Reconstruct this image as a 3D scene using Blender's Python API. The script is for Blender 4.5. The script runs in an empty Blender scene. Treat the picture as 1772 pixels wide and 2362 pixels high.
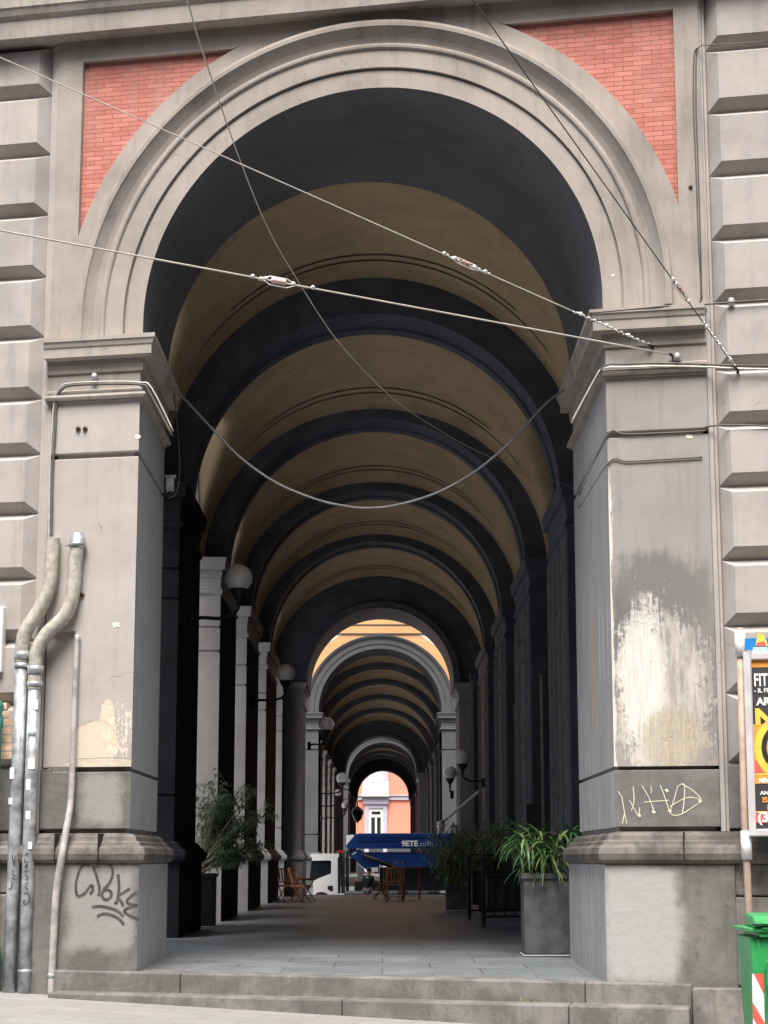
import bpy, bmesh, math, random
from mathutils import Vector, Matrix, Quaternion
random.seed(7)
R = math.radians
C = bpy.context.scene.collection
SC = bpy.context.scene
# ------------------------------------------------------------ camera
F_PX = 4400.0; W_PX, H_PX = 1772.0, 2362.0
EYE = 1.35
PITCH = math.atan((1981-1181)/F_PX)
YAW = -math.atan(4/F_PX)
cam_d = bpy.data.cameras.new('camera'); cam = bpy.data.objects.new('camera', cam_d); C.objects.link(cam)
cam_d.sensor_fit = 'VERTICAL'; cam_d.sensor_height = 36.0; cam_d.lens = F_PX/H_PX*36.0
cam_d.clip_start = 0.3; cam_d.clip_end = 3000
cam.location = (0, 0, EYE)
cam.rotation_euler = (math.pi/2+PITCH, 0, YAW)
SC.camera = cam
# ------------------------------------------------------------ light
SUN_EL, SUN_AZ = R(60), R(-8)       # azimuth measured from behind the camera, to the left
world = bpy.data.worlds.new('World'); SC.world = world; world.use_nodes = True
wn = world.node_tree; wn.nodes.clear()
sky = wn.nodes.new('ShaderNodeTexSky'); sky.sky_type = 'NISHITA'; sky.sun_disc = False
sky.sun_elevation = SUN_EL; sky.sun_rotation = R(180)-SUN_AZ; sky.dust_density = 4.0; sky.air_density = 1.0; sky.ozone_density = 1.0
hs = wn.nodes.new('ShaderNodeHueSaturation'); hs.inputs['Saturation'].default_value = 0.6
bgn = wn.nodes.new('ShaderNodeBackground'); bgn.inputs['Strength'].default_value = 0.13
wo = wn.nodes.new('ShaderNodeOutputWorld')
wn.links.new(sky.outputs[0], hs.inputs['Color']); wn.links.new(hs.outputs[0], bgn.inputs['Color']); wn.links.new(bgn.outputs[0], wo.inputs['Surface'])
sun_d = bpy.data.lights.new('sun', 'SUN'); sun_d.energy = 3.6; sun_d.angle = R(30); sun_d.color = (1, 0.94, 0.86)
sun = bpy.data.objects.new('sun', sun_d); C.objects.link(sun)
# direction from scene towards the sun: behind the camera (-Y), raised
sd = Vector((math.sin(SUN_AZ)*math.cos(SUN_EL), -math.cos(SUN_AZ)*math.cos(SUN_EL), math.sin(SUN_EL)))
sun.rotation_euler = sd.to_track_quat('Z', 'Y').to_euler()
SC.view_settings.view_transform = 'Standard'; SC.view_settings.look = 'None'
SC.view_settings.exposure = 0.75; SC.view_settings.gamma = 1
SC.cycles.max_bounces = 8; SC.cycles.diffuse_bounces = 5

# ------------------------------------------------------------ frames
A = R(12); YC = 23.45; CA, SA = math.cos(A), math.sin(A)
def F(u, v, w=0.0):                       # street front frame -> world (u along, v up, w outwards)
    return Vector((u*CA - w*SA, YC - u*SA - w*CA, v))
def u_at(X, w=0.0): return (X + w*SA)/CA
def Yf(X): return YC - (X/CA)*SA
# ------------------------------------------------------------ mesh builder
class MB:
    def __init__(s): s.v = []; s.f = []; s.sm = []
    def add(s, vs, fs, sm=False):
        o = len(s.v); s.v += [Vector(p) for p in vs]
        for f in fs: s.f.append([i+o for i in f]); s.sm.append(sm)
    def quad(s, a, b, c, d): s.add([a, b, c, d], [(0, 1, 2, 3)])
    def box(s, lo, hi, M=None):
        x0, y0, z0 = lo; x1, y1, z1 = hi
        p = [Vector(q) for q in ((x0,y0,z0),(x1,y0,z0),(x1,y1,z0),(x0,y1,z0),(x0,y0,z1),(x1,y0,z1),(x1,y1,z1),(x0,y1,z1))]
        if M is not None: p = [M @ q for q in p]
        s.add(p, [(3,2,1,0),(4,5,6,7),(0,1,5,4),(1,2,6,5),(2,3,7,6),(3,0,4,7)])
    def fbox(s, u0, u1, v0, v1, w0, w1):      # box in street-front frame
        p = [F(u0,v0,w1),F(u1,v0,w1),F(u1,v0,w0),F(u0,v0,w0),F(u0,v1,w1),F(u1,v1,w1),F(u1,v1,w0),F(u0,v1,w0)]
        s.add(p, [(3,2,1,0),(4,5,6,7),(0,1,5,4),(1,2,6,5),(2,3,7,6),(3,0,4,7)])
    def prism(s, poly, z0, z1):
        n = len(poly); s.add([(p[0],p[1],z0) for p in poly]+[(p[0],p[1],z1) for p in poly],
            [list(range(n))[::-1], list(range(n,2*n))]+[(i,(i+1)%n,n+(i+1)%n,n+i) for i in range(n)])
    def extrude(s, poly3, d):                  # planar polygon of Vectors pushed along d
        n = len(poly3); d = Vector(d); s.add([Vector(p) for p in poly3]+[Vector(p)+d for p in poly3],
            [list(range(n))[::-1], list(range(n,2*n))]+[(i,(i+1)%n,n+(i+1)%n,n+i) for i in range(n)])
    def tube(s, pts, r, n=8, caps=True):
        pts = [Vector(p) for p in pts]; rs = r if isinstance(r,(list,tuple)) else [r]*len(pts)
        t0 = (pts[1]-pts[0]).normalized(); up = Vector((0,0,1)) if abs(t0.z) < .9 else Vector((1,0,0))
        nrm = t0.cross(up).normalized(); vs = []
        for i, p in enumerate(pts):
            t = (pts[min(i+1,len(pts)-1)]-pts[max(i-1,0)]).normalized()
            nrm = (nrm - t*nrm.dot(t)).normalized(); b = t.cross(nrm)
            for k in range(n):
                a = 2*math.pi*k/n; vs.append(p+(nrm*math.cos(a)+b*math.sin(a))*rs[i])
        fs = []
        for i in range(len(pts)-1):
            for k in range(n):
                fs.append((i*n+k, i*n+(k+1)%n, (i+1)*n+(k+1)%n, (i+1)*n+k))
        s.add(vs, fs, True)
        if caps:
            s.add(vs[:n], [list(range(n))]); s.add(vs[-n:], [list(range(n))[::-1]])
    def lathe(s, prof, n=20, c=(0,0,0), M=None):      # prof [(r,z)...]
        vs = []
        for r, z in prof:
            for k in range(n):
                a = 2*math.pi*k/n; p = Vector((c[0]+r*math.cos(a), c[1]+r*math.sin(a), c[2]+z)); vs.append(M @ p if M is not None else p)
        fs = [(i*n+k, i*n+(k+1)%n, (i+1)*n+(k+1)%n, (i+1)*n+k) for i in range(len(prof)-1) for k in range(n)]
        s.add(vs, fs, True)
    def sweep(s, path, prof, closed=False, side=1, segs=None):   # horizontal moulding: path [(x,y)], prof [(offset,z)], side=+1 offset to the right of travel
        n = len(path); P = [Vector((p[0],p[1],0)) for p in path]; offs = []
        for i in range(n):
            a = P[i-1] if (i > 0 or closed) else None; b = P[(i+1)%n] if (i < n-1 or closed) else None
            ns = []
            if a is not None: d = (P[i]-a).normalized(); ns.append(Vector((d.y,-d.x,0))*side)
            if b is not None: d = (b-P[i]).normalized(); ns.append(Vector((d.y,-d.x,0))*side)
            m = sum(ns, Vector()); m.normalize(); m = m/max(.3, m.dot(ns[0])); offs.append(m)
        vs = []
        for i in range(n):
            for o, z in prof: q = P[i]+offs[i]*o; vs.append(Vector((q.x,q.y,z)))
        k = len(prof); fs = []
        for i in range(n if closed else n-1):
            j = (i+1)%n
            if segs is not None and i not in segs: continue
            for q in range(k-1): fs.append((i*k+q, j*k+q, j*k+q+1, i*k+q+1))
        s.add(vs, fs)
        if not closed and segs is None:
            s.add(vs[:k], [list(range(k))]); s.add(vs[-k:], [list(range(k))[::-1]])
    def build(s, name, mat, parent=None, bevel=0, fix=True, sub=0):
        me = bpy.data.meshes.new(name); me.from_pydata([tuple(p) for p in s.v], [], s.f)
        me.polygons.foreach_set('use_smooth', s.sm); 
        if fix:
            bm = bmesh.new(); bm.from_mesh(me)
            bmesh.ops.remove_doubles(bm, verts=bm.verts, dist=1e-5)
            loose = [v for v in bm.verts if not v.link_faces]
            if loose: bmesh.ops.delete(bm, geom=loose, context='VERTS')
            bmesh.ops.recalc_face_normals(bm, faces=bm.faces); bm.to_mesh(me); bm.free()
        me.update(); me.materials.append(mat)
        o = bpy.data.objects.new(name, me); C.objects.link(o)
        if parent is not None:
            o.parent = parent
        if bevel:
            b = o.modifiers.new('bevel', 'BEVEL'); b.width = bevel; b.segments = 2; b.limit_method = 'ANGLE'; b.angle_limit = R(40)
        if sub:
            m = o.modifiers.new('sub', 'SUBSURF'); m.levels = sub; m.render_levels = sub
        return o
def tag(o, label=None, cat=None, group=None, kind=None):
    if label: o['label'] = label
    if cat: o['category'] = cat
    if group: o['group'] = group
    if kind: o['kind'] = kind
    return o
def thing(name, label, cat, loc=(0,0,0), rz=0, group=None):
    o = bpy.data.objects.new(name, None); C.objects.link(o); o.empty_display_size = .3
    o.location = loc; o.rotation_euler = (0,0,rz); return tag(o, label, cat, group)
def dup(root, loc, rz, label, group=None):
    r = root.copy(); C.objects.link(r); r.location = loc; r.rotation_euler = (0,0,rz); r['label'] = label
    if group: r['group'] = group
    for ch in list(root.children):
        c = ch.copy(); C.objects.link(c); c.parent = r
        for g in list(ch.children):
            d = g.copy(); C.objects.link(d); d.parent = c
    return r
# ------------------------------------------------------------ node helper
class NT:
    def __init__(s, name):
        s.m = bpy.data.materials.new(name); s.m.use_nodes = True; s.t = s.m.node_tree; s.t.nodes.clear()
        s.out = s.t.nodes.new('ShaderNodeOutputMaterial'); s.b = s.t.nodes.new('ShaderNodeBsdfPrincipled')
        s.t.links.new(s.b.outputs[0], s.out.inputs[0]); s._pos = None
    def n(s, typ, **kw):
        x = s.t.nodes.new(typ)
        for k, v in kw.items(): setattr(x, k, v)
        return x
    def link(s, a, b): s.t.links.new(a, b)
    def setin(s, sock, val):
        if isinstance(val, bpy.types.NodeSocket): s.link(val, sock)
        elif isinstance(val, (tuple, list)): sock.default_value = tuple(val)+((1,) if len(val) == 3 and len(sock.default_value) == 4 else ())
        else: sock.default_value = val
    def math(s, op, a, b=0.0, c=0.0, clamp=False):
        x = s.n('ShaderNodeMath', operation=op, use_clamp=clamp)
        s.setin(x.inputs[0], a); s.setin(x.inputs[1], b); s.setin(x.inputs[2], c); return x.outputs[0]
    def mix(s, f, a, b):
        x = s.n('ShaderNodeMix', data_type='RGBA'); s.setin(x.inputs[0], f); s.setin(x.inputs[6], a); s.setin(x.inputs[7], b); return x.outputs[2]
    def mul(s, f, a, b):
        x = s.n('ShaderNodeMix', data_type='RGBA', blend_type='MULTIPLY'); s.setin(x.inputs[0], f); s.setin(x.inputs[6], a); s.setin(x.inputs[7], b); return x.outputs[2]
    def pos(s, kind='world'):
        if kind == 'world': return s.n('ShaderNodeNewGeometry').outputs['Position']
        return s.n('ShaderNodeTexCoord').outputs['Object']
    def facade(s):                                # coordinates (u, -w, v) of the skewed street front
        m = s.n('ShaderNodeMapping'); s.link(s.pos(), m.inputs['Vector'])
        m.inputs['Rotation'].default_value = (0,0,A); m.inputs['Location'].default_value = (YC*SA, -YC*CA, 0)
        return m.outputs[0]
    def mapping(s, v, scale=(1,1,1), loc=(0,0,0)):
        m = s.n('ShaderNodeMapping'); s.link(v, m.inputs['Vector']); m.inputs['Scale'].default_value = scale; m.inputs['Location'].default_value = loc; return m.outputs[0]
    def noise(s, v, scale, detail=4, rough=.55, dist=0):
        x = s.n('ShaderNodeTexNoise'); s.link(v, x.inputs['Vector']); x.inputs['Scale'].default_value = scale
        x.inputs['Detail'].default_value = detail; x.inputs['Roughness'].default_value = rough; x.inputs['Distortion'].default_value = dist; return x.outputs['Fac']
    def step(s, x, lo, hi):
        m = s.n('ShaderNodeMapRange', interpolation_type='SMOOTHSTEP'); s.setin(m.inputs[0], x); s.setin(m.inputs[1], lo); s.setin(m.inputs[2], hi); return m.outputs[0]
    def xyz(s, v):
        x = s.n('ShaderNodeSeparateXYZ'); s.link(v, x.inputs[0]); return x.outputs
    def patch(s, u, v, uc, vc, hu, hv, nz, k=.8, soft=.12):   # ragged-edged blotch mask
        a = s.math('DIVIDE', s.math('SUBTRACT', u, uc), hu); b = s.math('DIVIDE', s.math('SUBTRACT', v, vc), hv)
        d = s.math('SQRT', s.math('ADD', s.math('MULTIPLY', a, a), s.math('MULTIPLY', b, b)))
        d = s.math('ADD', d, s.math('MULTIPLY', s.math('SUBTRACT', nz, .5), k*2))
        return s.step(d, 1+soft, 1-soft)
    def rect(s, u, v, u0, u1, v0, v1, nz, k=.15, soft=.05):
        def edge(x, a, sg): return s.step(s.math('ADD', s.math('MULTIPLY', s.math('SUBTRACT', x, a), sg), s.math('MULTIPLY', s.math('SUBTRACT', nz, .5), k)), -soft, soft)
        m = s.math('MULTIPLY', edge(u, u0, 1), edge(u, u1, -1)); return s.math('MULTIPLY', m, s.math('MULTIPLY', edge(v, v0, 1), edge(v, v1, -1)))
    def bump(s, h, strength=.3, dist=.02):
        x = s.n('ShaderNodeBump'); s.setin(x.inputs['Height'], h); x.inputs['Strength'].default_value = strength; x.inputs['Distance'].default_value = dist
        s.link(x.outputs[0], s.b.inputs['Normal']); return x
    def done(s, col, rough=.8, metal=0, spec=None):
        s.setin(s.b.inputs['Base Color'], col); s.setin(s.b.inputs['Roughness'], rough); s.b.inputs['Metallic'].default_value = metal
        if spec is not None: s.b.inputs['Specular IOR Level'].default_value = spec
        return s.m
def simple(name, col, rough=.6, metal=0, var=.15, scale=6, spec=None, bump=0):
    t = NT(name); nz = t.noise(t.pos('object'), scale, 5)
    d = tuple(c*(1-var) for c in col); l = tuple(min(1,c*(1+var)) for c in col)
    c = t.mix(t.step(nz, .3, .7), d, l)
    if bump: t.bump(nz, bump, .01)
    return t.done(c, rough, metal, spec)
# ------------------------------------------------------------ materials
def plaster(name, base, dirt, amt=.45, streak=.5, scale=1.0, seams=False, extra=None, rough=.88, space='facade'):
    t = NT(name); p = t.facade() if space == 'facade' else t.pos()
    x, y, z = t.xyz(p)
    big = t.noise(p, .7*scale, 6, .6); mid = t.noise(p, 3.5*scale, 6, .65); fine = t.noise(p, 38*scale, 4, .6)
    st = t.noise(t.mapping(p, (7*scale, 7*scale, .45*scale)), 1.0, 5, .6)
    f = t.math('MULTIPLY', t.step(big, .42, .72), amt)
    f = t.math('ADD', f, t.math('MULTIPLY', t.step(st, .5, .8), streak), clamp=True)
    c = t.mix(f, base, dirt)
    c = t.mul(t.math('MULTIPLY', t.step(mid, .35, .75), .35), c, (.72,.70,.68))
    c = t.mul(t.math('MULTIPLY', t.step(fine, .62, .78), .35), c, (.6,.58,.56))
    h = t.math('ADD', t.math('MULTIPLY', mid, .6), t.math('MULTIPLY', fine, .25))
    vo = t.n('ShaderNodeTexVoronoi', feature='DISTANCE_TO_EDGE'); wv = t.n('ShaderNodeVectorMath', operation='ADD'); nn = t.n('ShaderNodeTexNoise'); t.link(p, nn.inputs['Vector']); nn.inputs['Scale'].default_value = 2.5; nn.inputs['Detail'].default_value = 6
    sc = t.n('ShaderNodeVectorMath', operation='SCALE'); t.link(nn.outputs['Color'], sc.inputs[0]); sc.inputs['Scale'].default_value = .55; t.link(p, wv.inputs[0]); t.link(sc.outputs[0], wv.inputs[1]); t.link(wv.outputs[0], vo.inputs['Vector']); vo.inputs['Scale'].default_value = .55
    ck = t.math('MULTIPLY', t.step(vo.outputs['Distance'], .004, .001), t.step(t.noise(p, 1.3, 3), .52, .62)); c = t.mix(t.math('MULTIPLY', ck, .38), c, (.14,.13,.12)); h = t.math('SUBTRACT', h, t.math('MULTIPLY', ck, .5))
    row = t.noise(t.mapping(p, (.25,.25,1.22)), 1.0, 0); c = t.mul(t.math('MULTIPLY', t.step(row, .45, .6), .28), c, (.80,.79,.78))
    if extra: c, h = extra(t, x, z, y, c, h, mid, fine, st)
    t.bump(h, .35, .015)
    return t.done(c, rough, spec=.25)
CREAM = (.465,.43,.41); DIRT = (.25,.232,.222)
def right_shaft(t, u, v, w, c, h, mid, fine, st):
    p = t.facade(); n1 = t.noise(p, 3.2, 8, .68); n2 = t.noise(t.mapping(p,(9,9,1.6)), 1, 6, .7)
    n = t.math('ADD', t.math('MULTIPLY', n1, .5), t.math('MULTIPLY', n2, .5))
    # greyed lower shaft
    lo = t.step(t.math('ADD', v, t.math('MULTIPLY', t.math('SUBTRACT', n1, .5), 1.2)), 6.6, 4.9)
    c = t.mix(t.math('MULTIPLY', lo, .55), c, (.31,.29,.28))
    dk = t.patch(u, v, 3.35, 4.45, .62, .55, n, 1.1, .25); c = t.mix(t.math('MULTIPLY', dk, .8), c, (.16,.16,.165))
    dk = t.patch(u, v, 2.98, 3.75, .2, .75, n, 1.4, .25); c = t.mix(t.math('MULTIPLY', dk, .85), c, (.15,.15,.155))
    dk = t.patch(u, v, 3.9, 3.6, .27, 1.1, n, 1.3, .3); c = t.mix(t.math('MULTIPLY', dk, .75), c, (.2,.195,.19))
    n5 = t.noise(t.mapping(p,(30,30,2.2)), 1, 6, .75); n3 = t.math('ADD', t.math('MULTIPLY', t.noise(p, 14, 7, .75), .45), t.math('MULTIPLY', n5, .55)); n4 = t.math('ADD', t.math('MULTIPLY', n, .5), t.math('MULTIPLY', n3, .5))
    a = t.patch(u, v, 3.42, 3.25, .60, 1.02, n4, 2.6, .12); pc = t.mix(t.step(n2, .38, .62), (.33,.305,.285), (.57,.525,.485)); c = t.mix(t.math('MULTIPLY', a, .92), c, pc)
    b = t.patch(u, v, 3.18, 3.42, .27, .95, n4, 2.2, .22); c = t.mix(t.math('MULTIPLY', b, .85), c, t.mix(t.step(n5,.4,.62), (.62,.59,.55), (.80,.77,.72)))
    e = t.patch(u, v, 3.52, 2.76, .40, .34, n4, 1.3, .25); c = t.mix(t.math('MULTIPLY', e, .75), c, t.mix(t.step(n3,.4,.6), (.34,.30,.23), (.52,.455,.34)))
    eg = t.step(t.math('ADD', u, t.math('MULTIPLY', t.math('SUBTRACT', n2, .5), .18)), 2.86, 2.84); eg = t.math('MULTIPLY', eg, t.step(v, 6.2, 5.6)); c = t.mix(t.math('MULTIPLY', eg, .8), c, (.74,.70,.63))
    fl = t.step(t.noise(t.mapping(p,(26,26,7)), 1, 4, .7), .62, .68)
    fl = t.math('MULTIPLY', fl, t.step(v, 4.7, 3.9)); c = t.mix(t.math('MULTIPLY', fl, .55), c, (.26,.25,.25))
    return c, t.math('SUBTRACT', h, t.math('MULTIPLY', a, .8))
def left_shaft(t, u, v, w, c, h, mid, fine, st):
    p = t.facade(); n1 = t.noise(p, 4.5, 8, .7); n2 = t.noise(t.mapping(p,(22,22,9)), 1, 4, .6)
    g = t.step(t.math('ADD', v, t.math('MULTIPLY', n1, 1.0)), 4.2, 3.2); c = t.mix(t.math('MULTIPLY', g, .35), c, (.36,.31,.29))
    def spot(uc, vc, hu, hv, k, col, am, f=None):
        nonlocal c, h
        m = t.patch(u, v, uc, vc, hu, hv, n1, k, .08)
        if f is not None: m = t.math('MULTIPLY', m, f)
        c = t.mix(t.math('MULTIPLY', m, am), c, col); h = t.math('SUBTRACT', h, t.math('MULTIPLY', m, .9)); return m
    spot(-3.72, 2.78, .32, .27, .45, (.60,.53,.42), .95)
    spot(-3.55, 3.1, .1, .25, .5, (.66,.56,.42), .9)
    spot(-3.42, 2.92, .22, .4, .5, (.72,.62,.52), .85, t.step(n2, .5, .56))
    spot(-3.6, 2.53, .55, .07, .3, (.55,.49,.39), .8)
    return c, h
def jamb_extra(t, u, v, w, c, h, mid, fine, st):
    p = t.pos(); x, y, z = t.xyz(p)
    n = t.noise(t.mapping(p,(3,6,.8)), 1, 6, .65)
    c = t.mix(.75, c, (.42,.43,.45)); c = t.mix(t.math('MULTIPLY', t.step(n, .4, .75), .55), c, (.25,.25,.26))
    wsp = t.step(t.noise(t.mapping(p,(3,9,.6), (4,1,3)), 1, 7, .7), .555, .60); wsp = t.math('MULTIPLY', wsp, t.step(z, 5.6, 4.2))
    wsp = t.math('MULTIPLY', wsp, t.step(x, .5, 1.0)); c = t.mix(t.math('MULTIPLY', wsp, .7), c, (.66,.64,.61))
    tp = t.math('MULTIPLY', t.patch(y, z, 24.9, 3.75, .22, .75, t.noise(p, 4, 6, .7), .5, .06), t.step(x, .5, 1.0)); c = t.mix(t.math('MULTIPLY', tp, .9), c, (.52,.42,.29))
    return c, h
M = {}
M['stucco'] = plaster('stucco', CREAM, DIRT, .5, .45)
M['shaft_right'] = plaster('weathered_plaster', (.37,.345,.33), (.21,.20,.195), .5, .6, extra=right_shaft)
M['shaft_left'] = plaster('peeling_plaster', CREAM, DIRT, .3, .25, extra=left_shaft)
M['jamb'] = plaster('grey_painted_plaster', CREAM, DIRT, .3, .5, extra=jamb_extra)
def mould_extra(t, u, v, w, c, h, mid, fine, st):
    g = t.step(t.noise(t.facade(), 1.6, 6, .7), .5, .75); return t.mix(t.math('MULTIPLY', g, .5), c, (.22,.2,.19)), h
M['mould'] = plaster('moulding_plaster', (.42,.38,.345), (.19,.175,.165), .6, .6, extra=mould_extra)
M['arch'] = plaster('arch_plaster', (.41,.366,.334), (.21,.195,.18), .6, .5)
def soffit_extra(t, u, v, w, c, h, mid, fine, st):
    return c, h
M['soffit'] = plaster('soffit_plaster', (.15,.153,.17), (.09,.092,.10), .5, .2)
def block_stone(name, base, light, dark):
    t = NT(name); p = t.facade(); u, w, v = t.xyz(p)
    n = t.noise(p, 2.2, 8, .65); n2 = t.noise(p, 9, 6, .7); st = t.noise(t.mapping(p,(8,8,.7)), 1, 5, .6)
    c = t.mix(t.step(n, .38, .66), base, light); c = t.mix(t.math('MULTIPLY', t.step(n2, .55, .75), .6), c, dark)
    c = t.mix(t.math('MULTIPLY', t.step(st, .52, .75), .45), c, dark)
    t.bump(t.math('ADD', n2, t.math('MULTIPLY', n, .5)), .5, .02)
    return t, c, (u, v), (n, n2, st)
t, c, uv, ns = block_stone('piperno_stone', (.145,.14,.13), (.26,.245,.225), (.07,.068,.065)); M['stone'] = t.done(c, .85, spec=.3)
t, c, uv, ns = block_stone('worn_step_stone', (.125,.122,.117), (.22,.215,.205), (.06,.058,.056)); M['step'] = t.done(c, .8, spec=.35)
t, c, uv, ns = block_stone('dark_base_stone', (.085,.078,.072), (.19,.17,.155), (.035,.033,.032)); M['torus'] = t.done(c, .75, spec=.35)
def painted_stone(name, boxes, base, clean, dark):
    t, c, (u, v), (n, n2, st) = block_stone(name, base, tuple(x*1.35 for x in base), dark)
    for (u0,u1,v0,v1,am) in boxes:
        m = t.rect(u, v, u0, u1, v0, v1, n, .30, .09); c = t.mix(t.math('MULTIPLY', m, am), c, clean)
    c = t.mul(t.math('MULTIPLY', t.step(n2, .5, .8), .3), c, (.75,.75,.76))
    return t.done(c, .85, spec=.25)
M['plinth_left'] = painted_stone('grey_painted_plinth', [(-3.95,-3.1,.25,1.27,.8),(-3.9,-3.35,1.78,2.38,.85)], (.13,.127,.12), (.30,.30,.29), (.07,.068,.066))
M['plinth_right'] = painted_stone('pale_painted_plinth', [(2.68,3.55,-.05,1.27,.92)], (.14,.135,.13), (.40,.40,.40), (.08,.078,.075))
M['plinth_dark'] = painted_stone('sooty_course_stone', [], (.15,.145,.14), (.3,.3,.3), (.08,.08,.08))
# brick painted coral
t = NT('coral_brick'); p = t.facade(); u, w, v = t.xyz(p); cb = t.n('ShaderNodeCombineXYZ'); t.link(u, cb.inputs[0]); t.link(v, cb.inputs[1])
br = t.n('ShaderNodeTexBrick'); t.link(cb.outputs[0], br.inputs['Vector'])
for k, val in (('Color1',(.62,.25,.205,1)),('Color2',(.48,.175,.14,1)),('Mortar',(.22,.105,.09,1)),('Scale',1.0),('Mortar Size',.0045),('Mortar Smooth',.25),('Brick Width',.24),('Row Height',.064),('Bias',0.0)): br.inputs[k].default_value = val
nz = t.noise(p, 2.5, 6, .6); c = t.mul(t.math('MULTIPLY', t.step(nz,.35,.7), .45), br.outputs[0], (.78,.68,.66)); dn_ = t.noise(t.mapping(p,(5,5,.6)), 1, 6, .65); c = t.mix(t.math('MULTIPLY', t.step(dn_,.48,.75), .45), c, (.42,.27,.235)); c = t.mix(t.math('MULTIPLY', t.step(t.noise(p, 30, 4, .7), .6, .75), .35), c, (.30,.14,.12))
hh = t.math('SUBTRACT', t.math('MULTIPLY', t.noise(p, 40, 3), .3), br.outputs['Fac']); t.bump(hh, .5, .01); M['brick'] = t.done(c, .8, spec=.25)
# interior
def dark_stone(name, base, amt=.5, warm=(.05,.046,.042), spec=.3, rough=.7):
    t = NT(name); p = t.pos(); n = t.noise(p, 1.2, 7, .65); st = t.noise(t.mapping(p,(3,3,.35)), 1, 5, .6); fi = t.noise(p, 16, 5, .6)
    c = t.mix(t.step(n,.35,.7), base, tuple(b*1.5 for b in base)); c = t.mix(t.math('MULTIPLY', t.step(st,.5,.75), amt), c, warm)
    t.bump(fi, .3, .015); return t.done(c, rough, spec=spec)
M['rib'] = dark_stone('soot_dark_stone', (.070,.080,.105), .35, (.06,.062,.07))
M['near_black'] = dark_stone('near_black_pier', (.017,.018,.022), .4, (.02,.02,.022), .06, .95)  # near-black, for the first left piers and the shade sheets on pier sides
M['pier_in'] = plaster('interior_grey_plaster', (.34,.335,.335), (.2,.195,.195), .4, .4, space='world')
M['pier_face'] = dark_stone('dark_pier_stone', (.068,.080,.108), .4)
t = NT('ochre_vault'); p = t.pos(); x, y, z = t.xyz(p); n = t.noise(p, .8, 7, .65); n2 = t.noise(p, 5, 6, .6)
c = t.mix(t.step(n,.3,.7), (.50,.385,.25), (.40,.31,.20)); c = t.mul(t.math('MULTIPLY', t.step(n2,.5,.8), .4), c, (.7,.66,.6)); s1_ = t.noise(p, .45, 9, .72); c = t.mix(t.math('MULTIPLY', t.step(s1_,.55,.68), .5), c, (.22,.18,.135)); c = t.mix(t.math('MULTIPLY', t.step(s1_,.36,.28), .4), c, (.55,.47,.36)); t.bump(n2,.2,.01); M['ochre'] = t.done(c, .9, spec=.1)
M['line'] = simple('dark_painted_line', (.045,.038,.032), .85)
M['wood_dark'] = dark_stone('dark_shop_wood', (.06,.055,.055), .5, (.09,.075,.06))
M['trim_dark'] = simple('grey_door_trim', (.26,.25,.24), .6)
M['trim_tan'] = simple('tan_door_trim', (.42,.33,.22), .6)
# floors
t = NT('lava_slab_floor'); p = t.pos(); x, y, z = t.xyz(p); cb = t.n('ShaderNodeCombineXYZ'); t.link(x, cb.inputs[0]); t.link(y, cb.inputs[1])
br = t.n('ShaderNodeTexBrick'); t.link(cb.outputs[0], br.inputs['Vector'])
for k, val in (('Color1',(.185,.205,.222,1)),('Color2',(.23,.25,.267,1)),('Mortar',(.10,.10,.10,1)),('Scale',1.0),('Mortar Size',.010),('Mortar Smooth',.3),('Brick Width',1.25),('Row Height',1.05),('Bias',0.0)): br.inputs[k].default_value = val
n = t.noise(p, 1.1, 7, .65); n2 = t.noise(p, 9, 6, .65); c = t.mul(t.math('MULTIPLY', t.step(t.noise(p, .6, 8, .7),.38,.62), .6), br.outputs[0], (.5,.52,.53)); c = t.mix(t.math('MULTIPLY', t.step(n2,.58,.8), .4), c, (.27,.25,.23))
t.bump(t.math('SUBTRACT', t.math('MULTIPLY', n2, .5), br.outputs['Fac']), .25, .01); c = t.mix(t.math('MULTIPLY', t.step(t.noise(t.mapping(p,(.5,2.2,1)), 1.4, 7, .7), .5, .68), .45), c, (.12,.125,.125))
M['floor'] = t.done(c, t.math('ADD', t.math('MULTIPLY', n2, .4), .24), spec=.4)
t = NT('pale_street_paving'); p = t.facade(); x, y, z = t.xyz(p); cb = t.n('ShaderNodeCombineXYZ'); t.link(x, cb.inputs[0]); t.link(y, cb.inputs[1])
br = t.n('ShaderNodeTexBrick'); t.link(cb.outputs[0], br.inputs['Vector'])
for k, val in (('Color1',(.30,.294,.292,1)),('Color2',(.27,.265,.262,1)),('Mortar',(.17,.16,.155,1)),('Scale',1.0),('Mortar Size',.008),('Mortar Smooth',.2),('Brick Width',1.1),('Row Height',.55),('Bias',0.0)): br.inputs[k].default_value = val
n = t.noise(p, 1.5, 7, .65); n2 = t.noise(p, 20, 5, .6); c = t.mul(t.math('MULTIPLY', t.step(n,.4,.7), .35), br.outputs[0], (.75,.74,.73)); c = t.mul(t.math('MULTIPLY', t.step(n2,.55,.75), .3), c, (.6,.6,.6))
t.bump(t.math('SUBTRACT', t.math('MULTIPLY', n2, .4), br.outputs['Fac']), .25, .01); M['street'] = t.done(c, .85, spec=.3)
M['asphalt'] = simple('asphalt', (.07,.07,.072), .9, scale=30)
M['galv'] = simple('galvanised_steel', (.42,.44,.46), .45, .6, .35, 7)
M['conduit'] = simple('cream_flexible_conduit', (.44,.41,.36), .5, 0, .22, 14)
M['cable'] = simple('grey_cable', (.10,.095,.09), .6)
M['cable_pale'] = simple('pale_steel_cable', (.62,.58,.52), .4, .3)
M['cable_dark'] = simple('dark_steel_cable', (.10,.085,.075), .5, .3)
M['fitting'] = simple('bright_galvanised_fitting', (.85,.83,.80), .3, .4)
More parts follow.
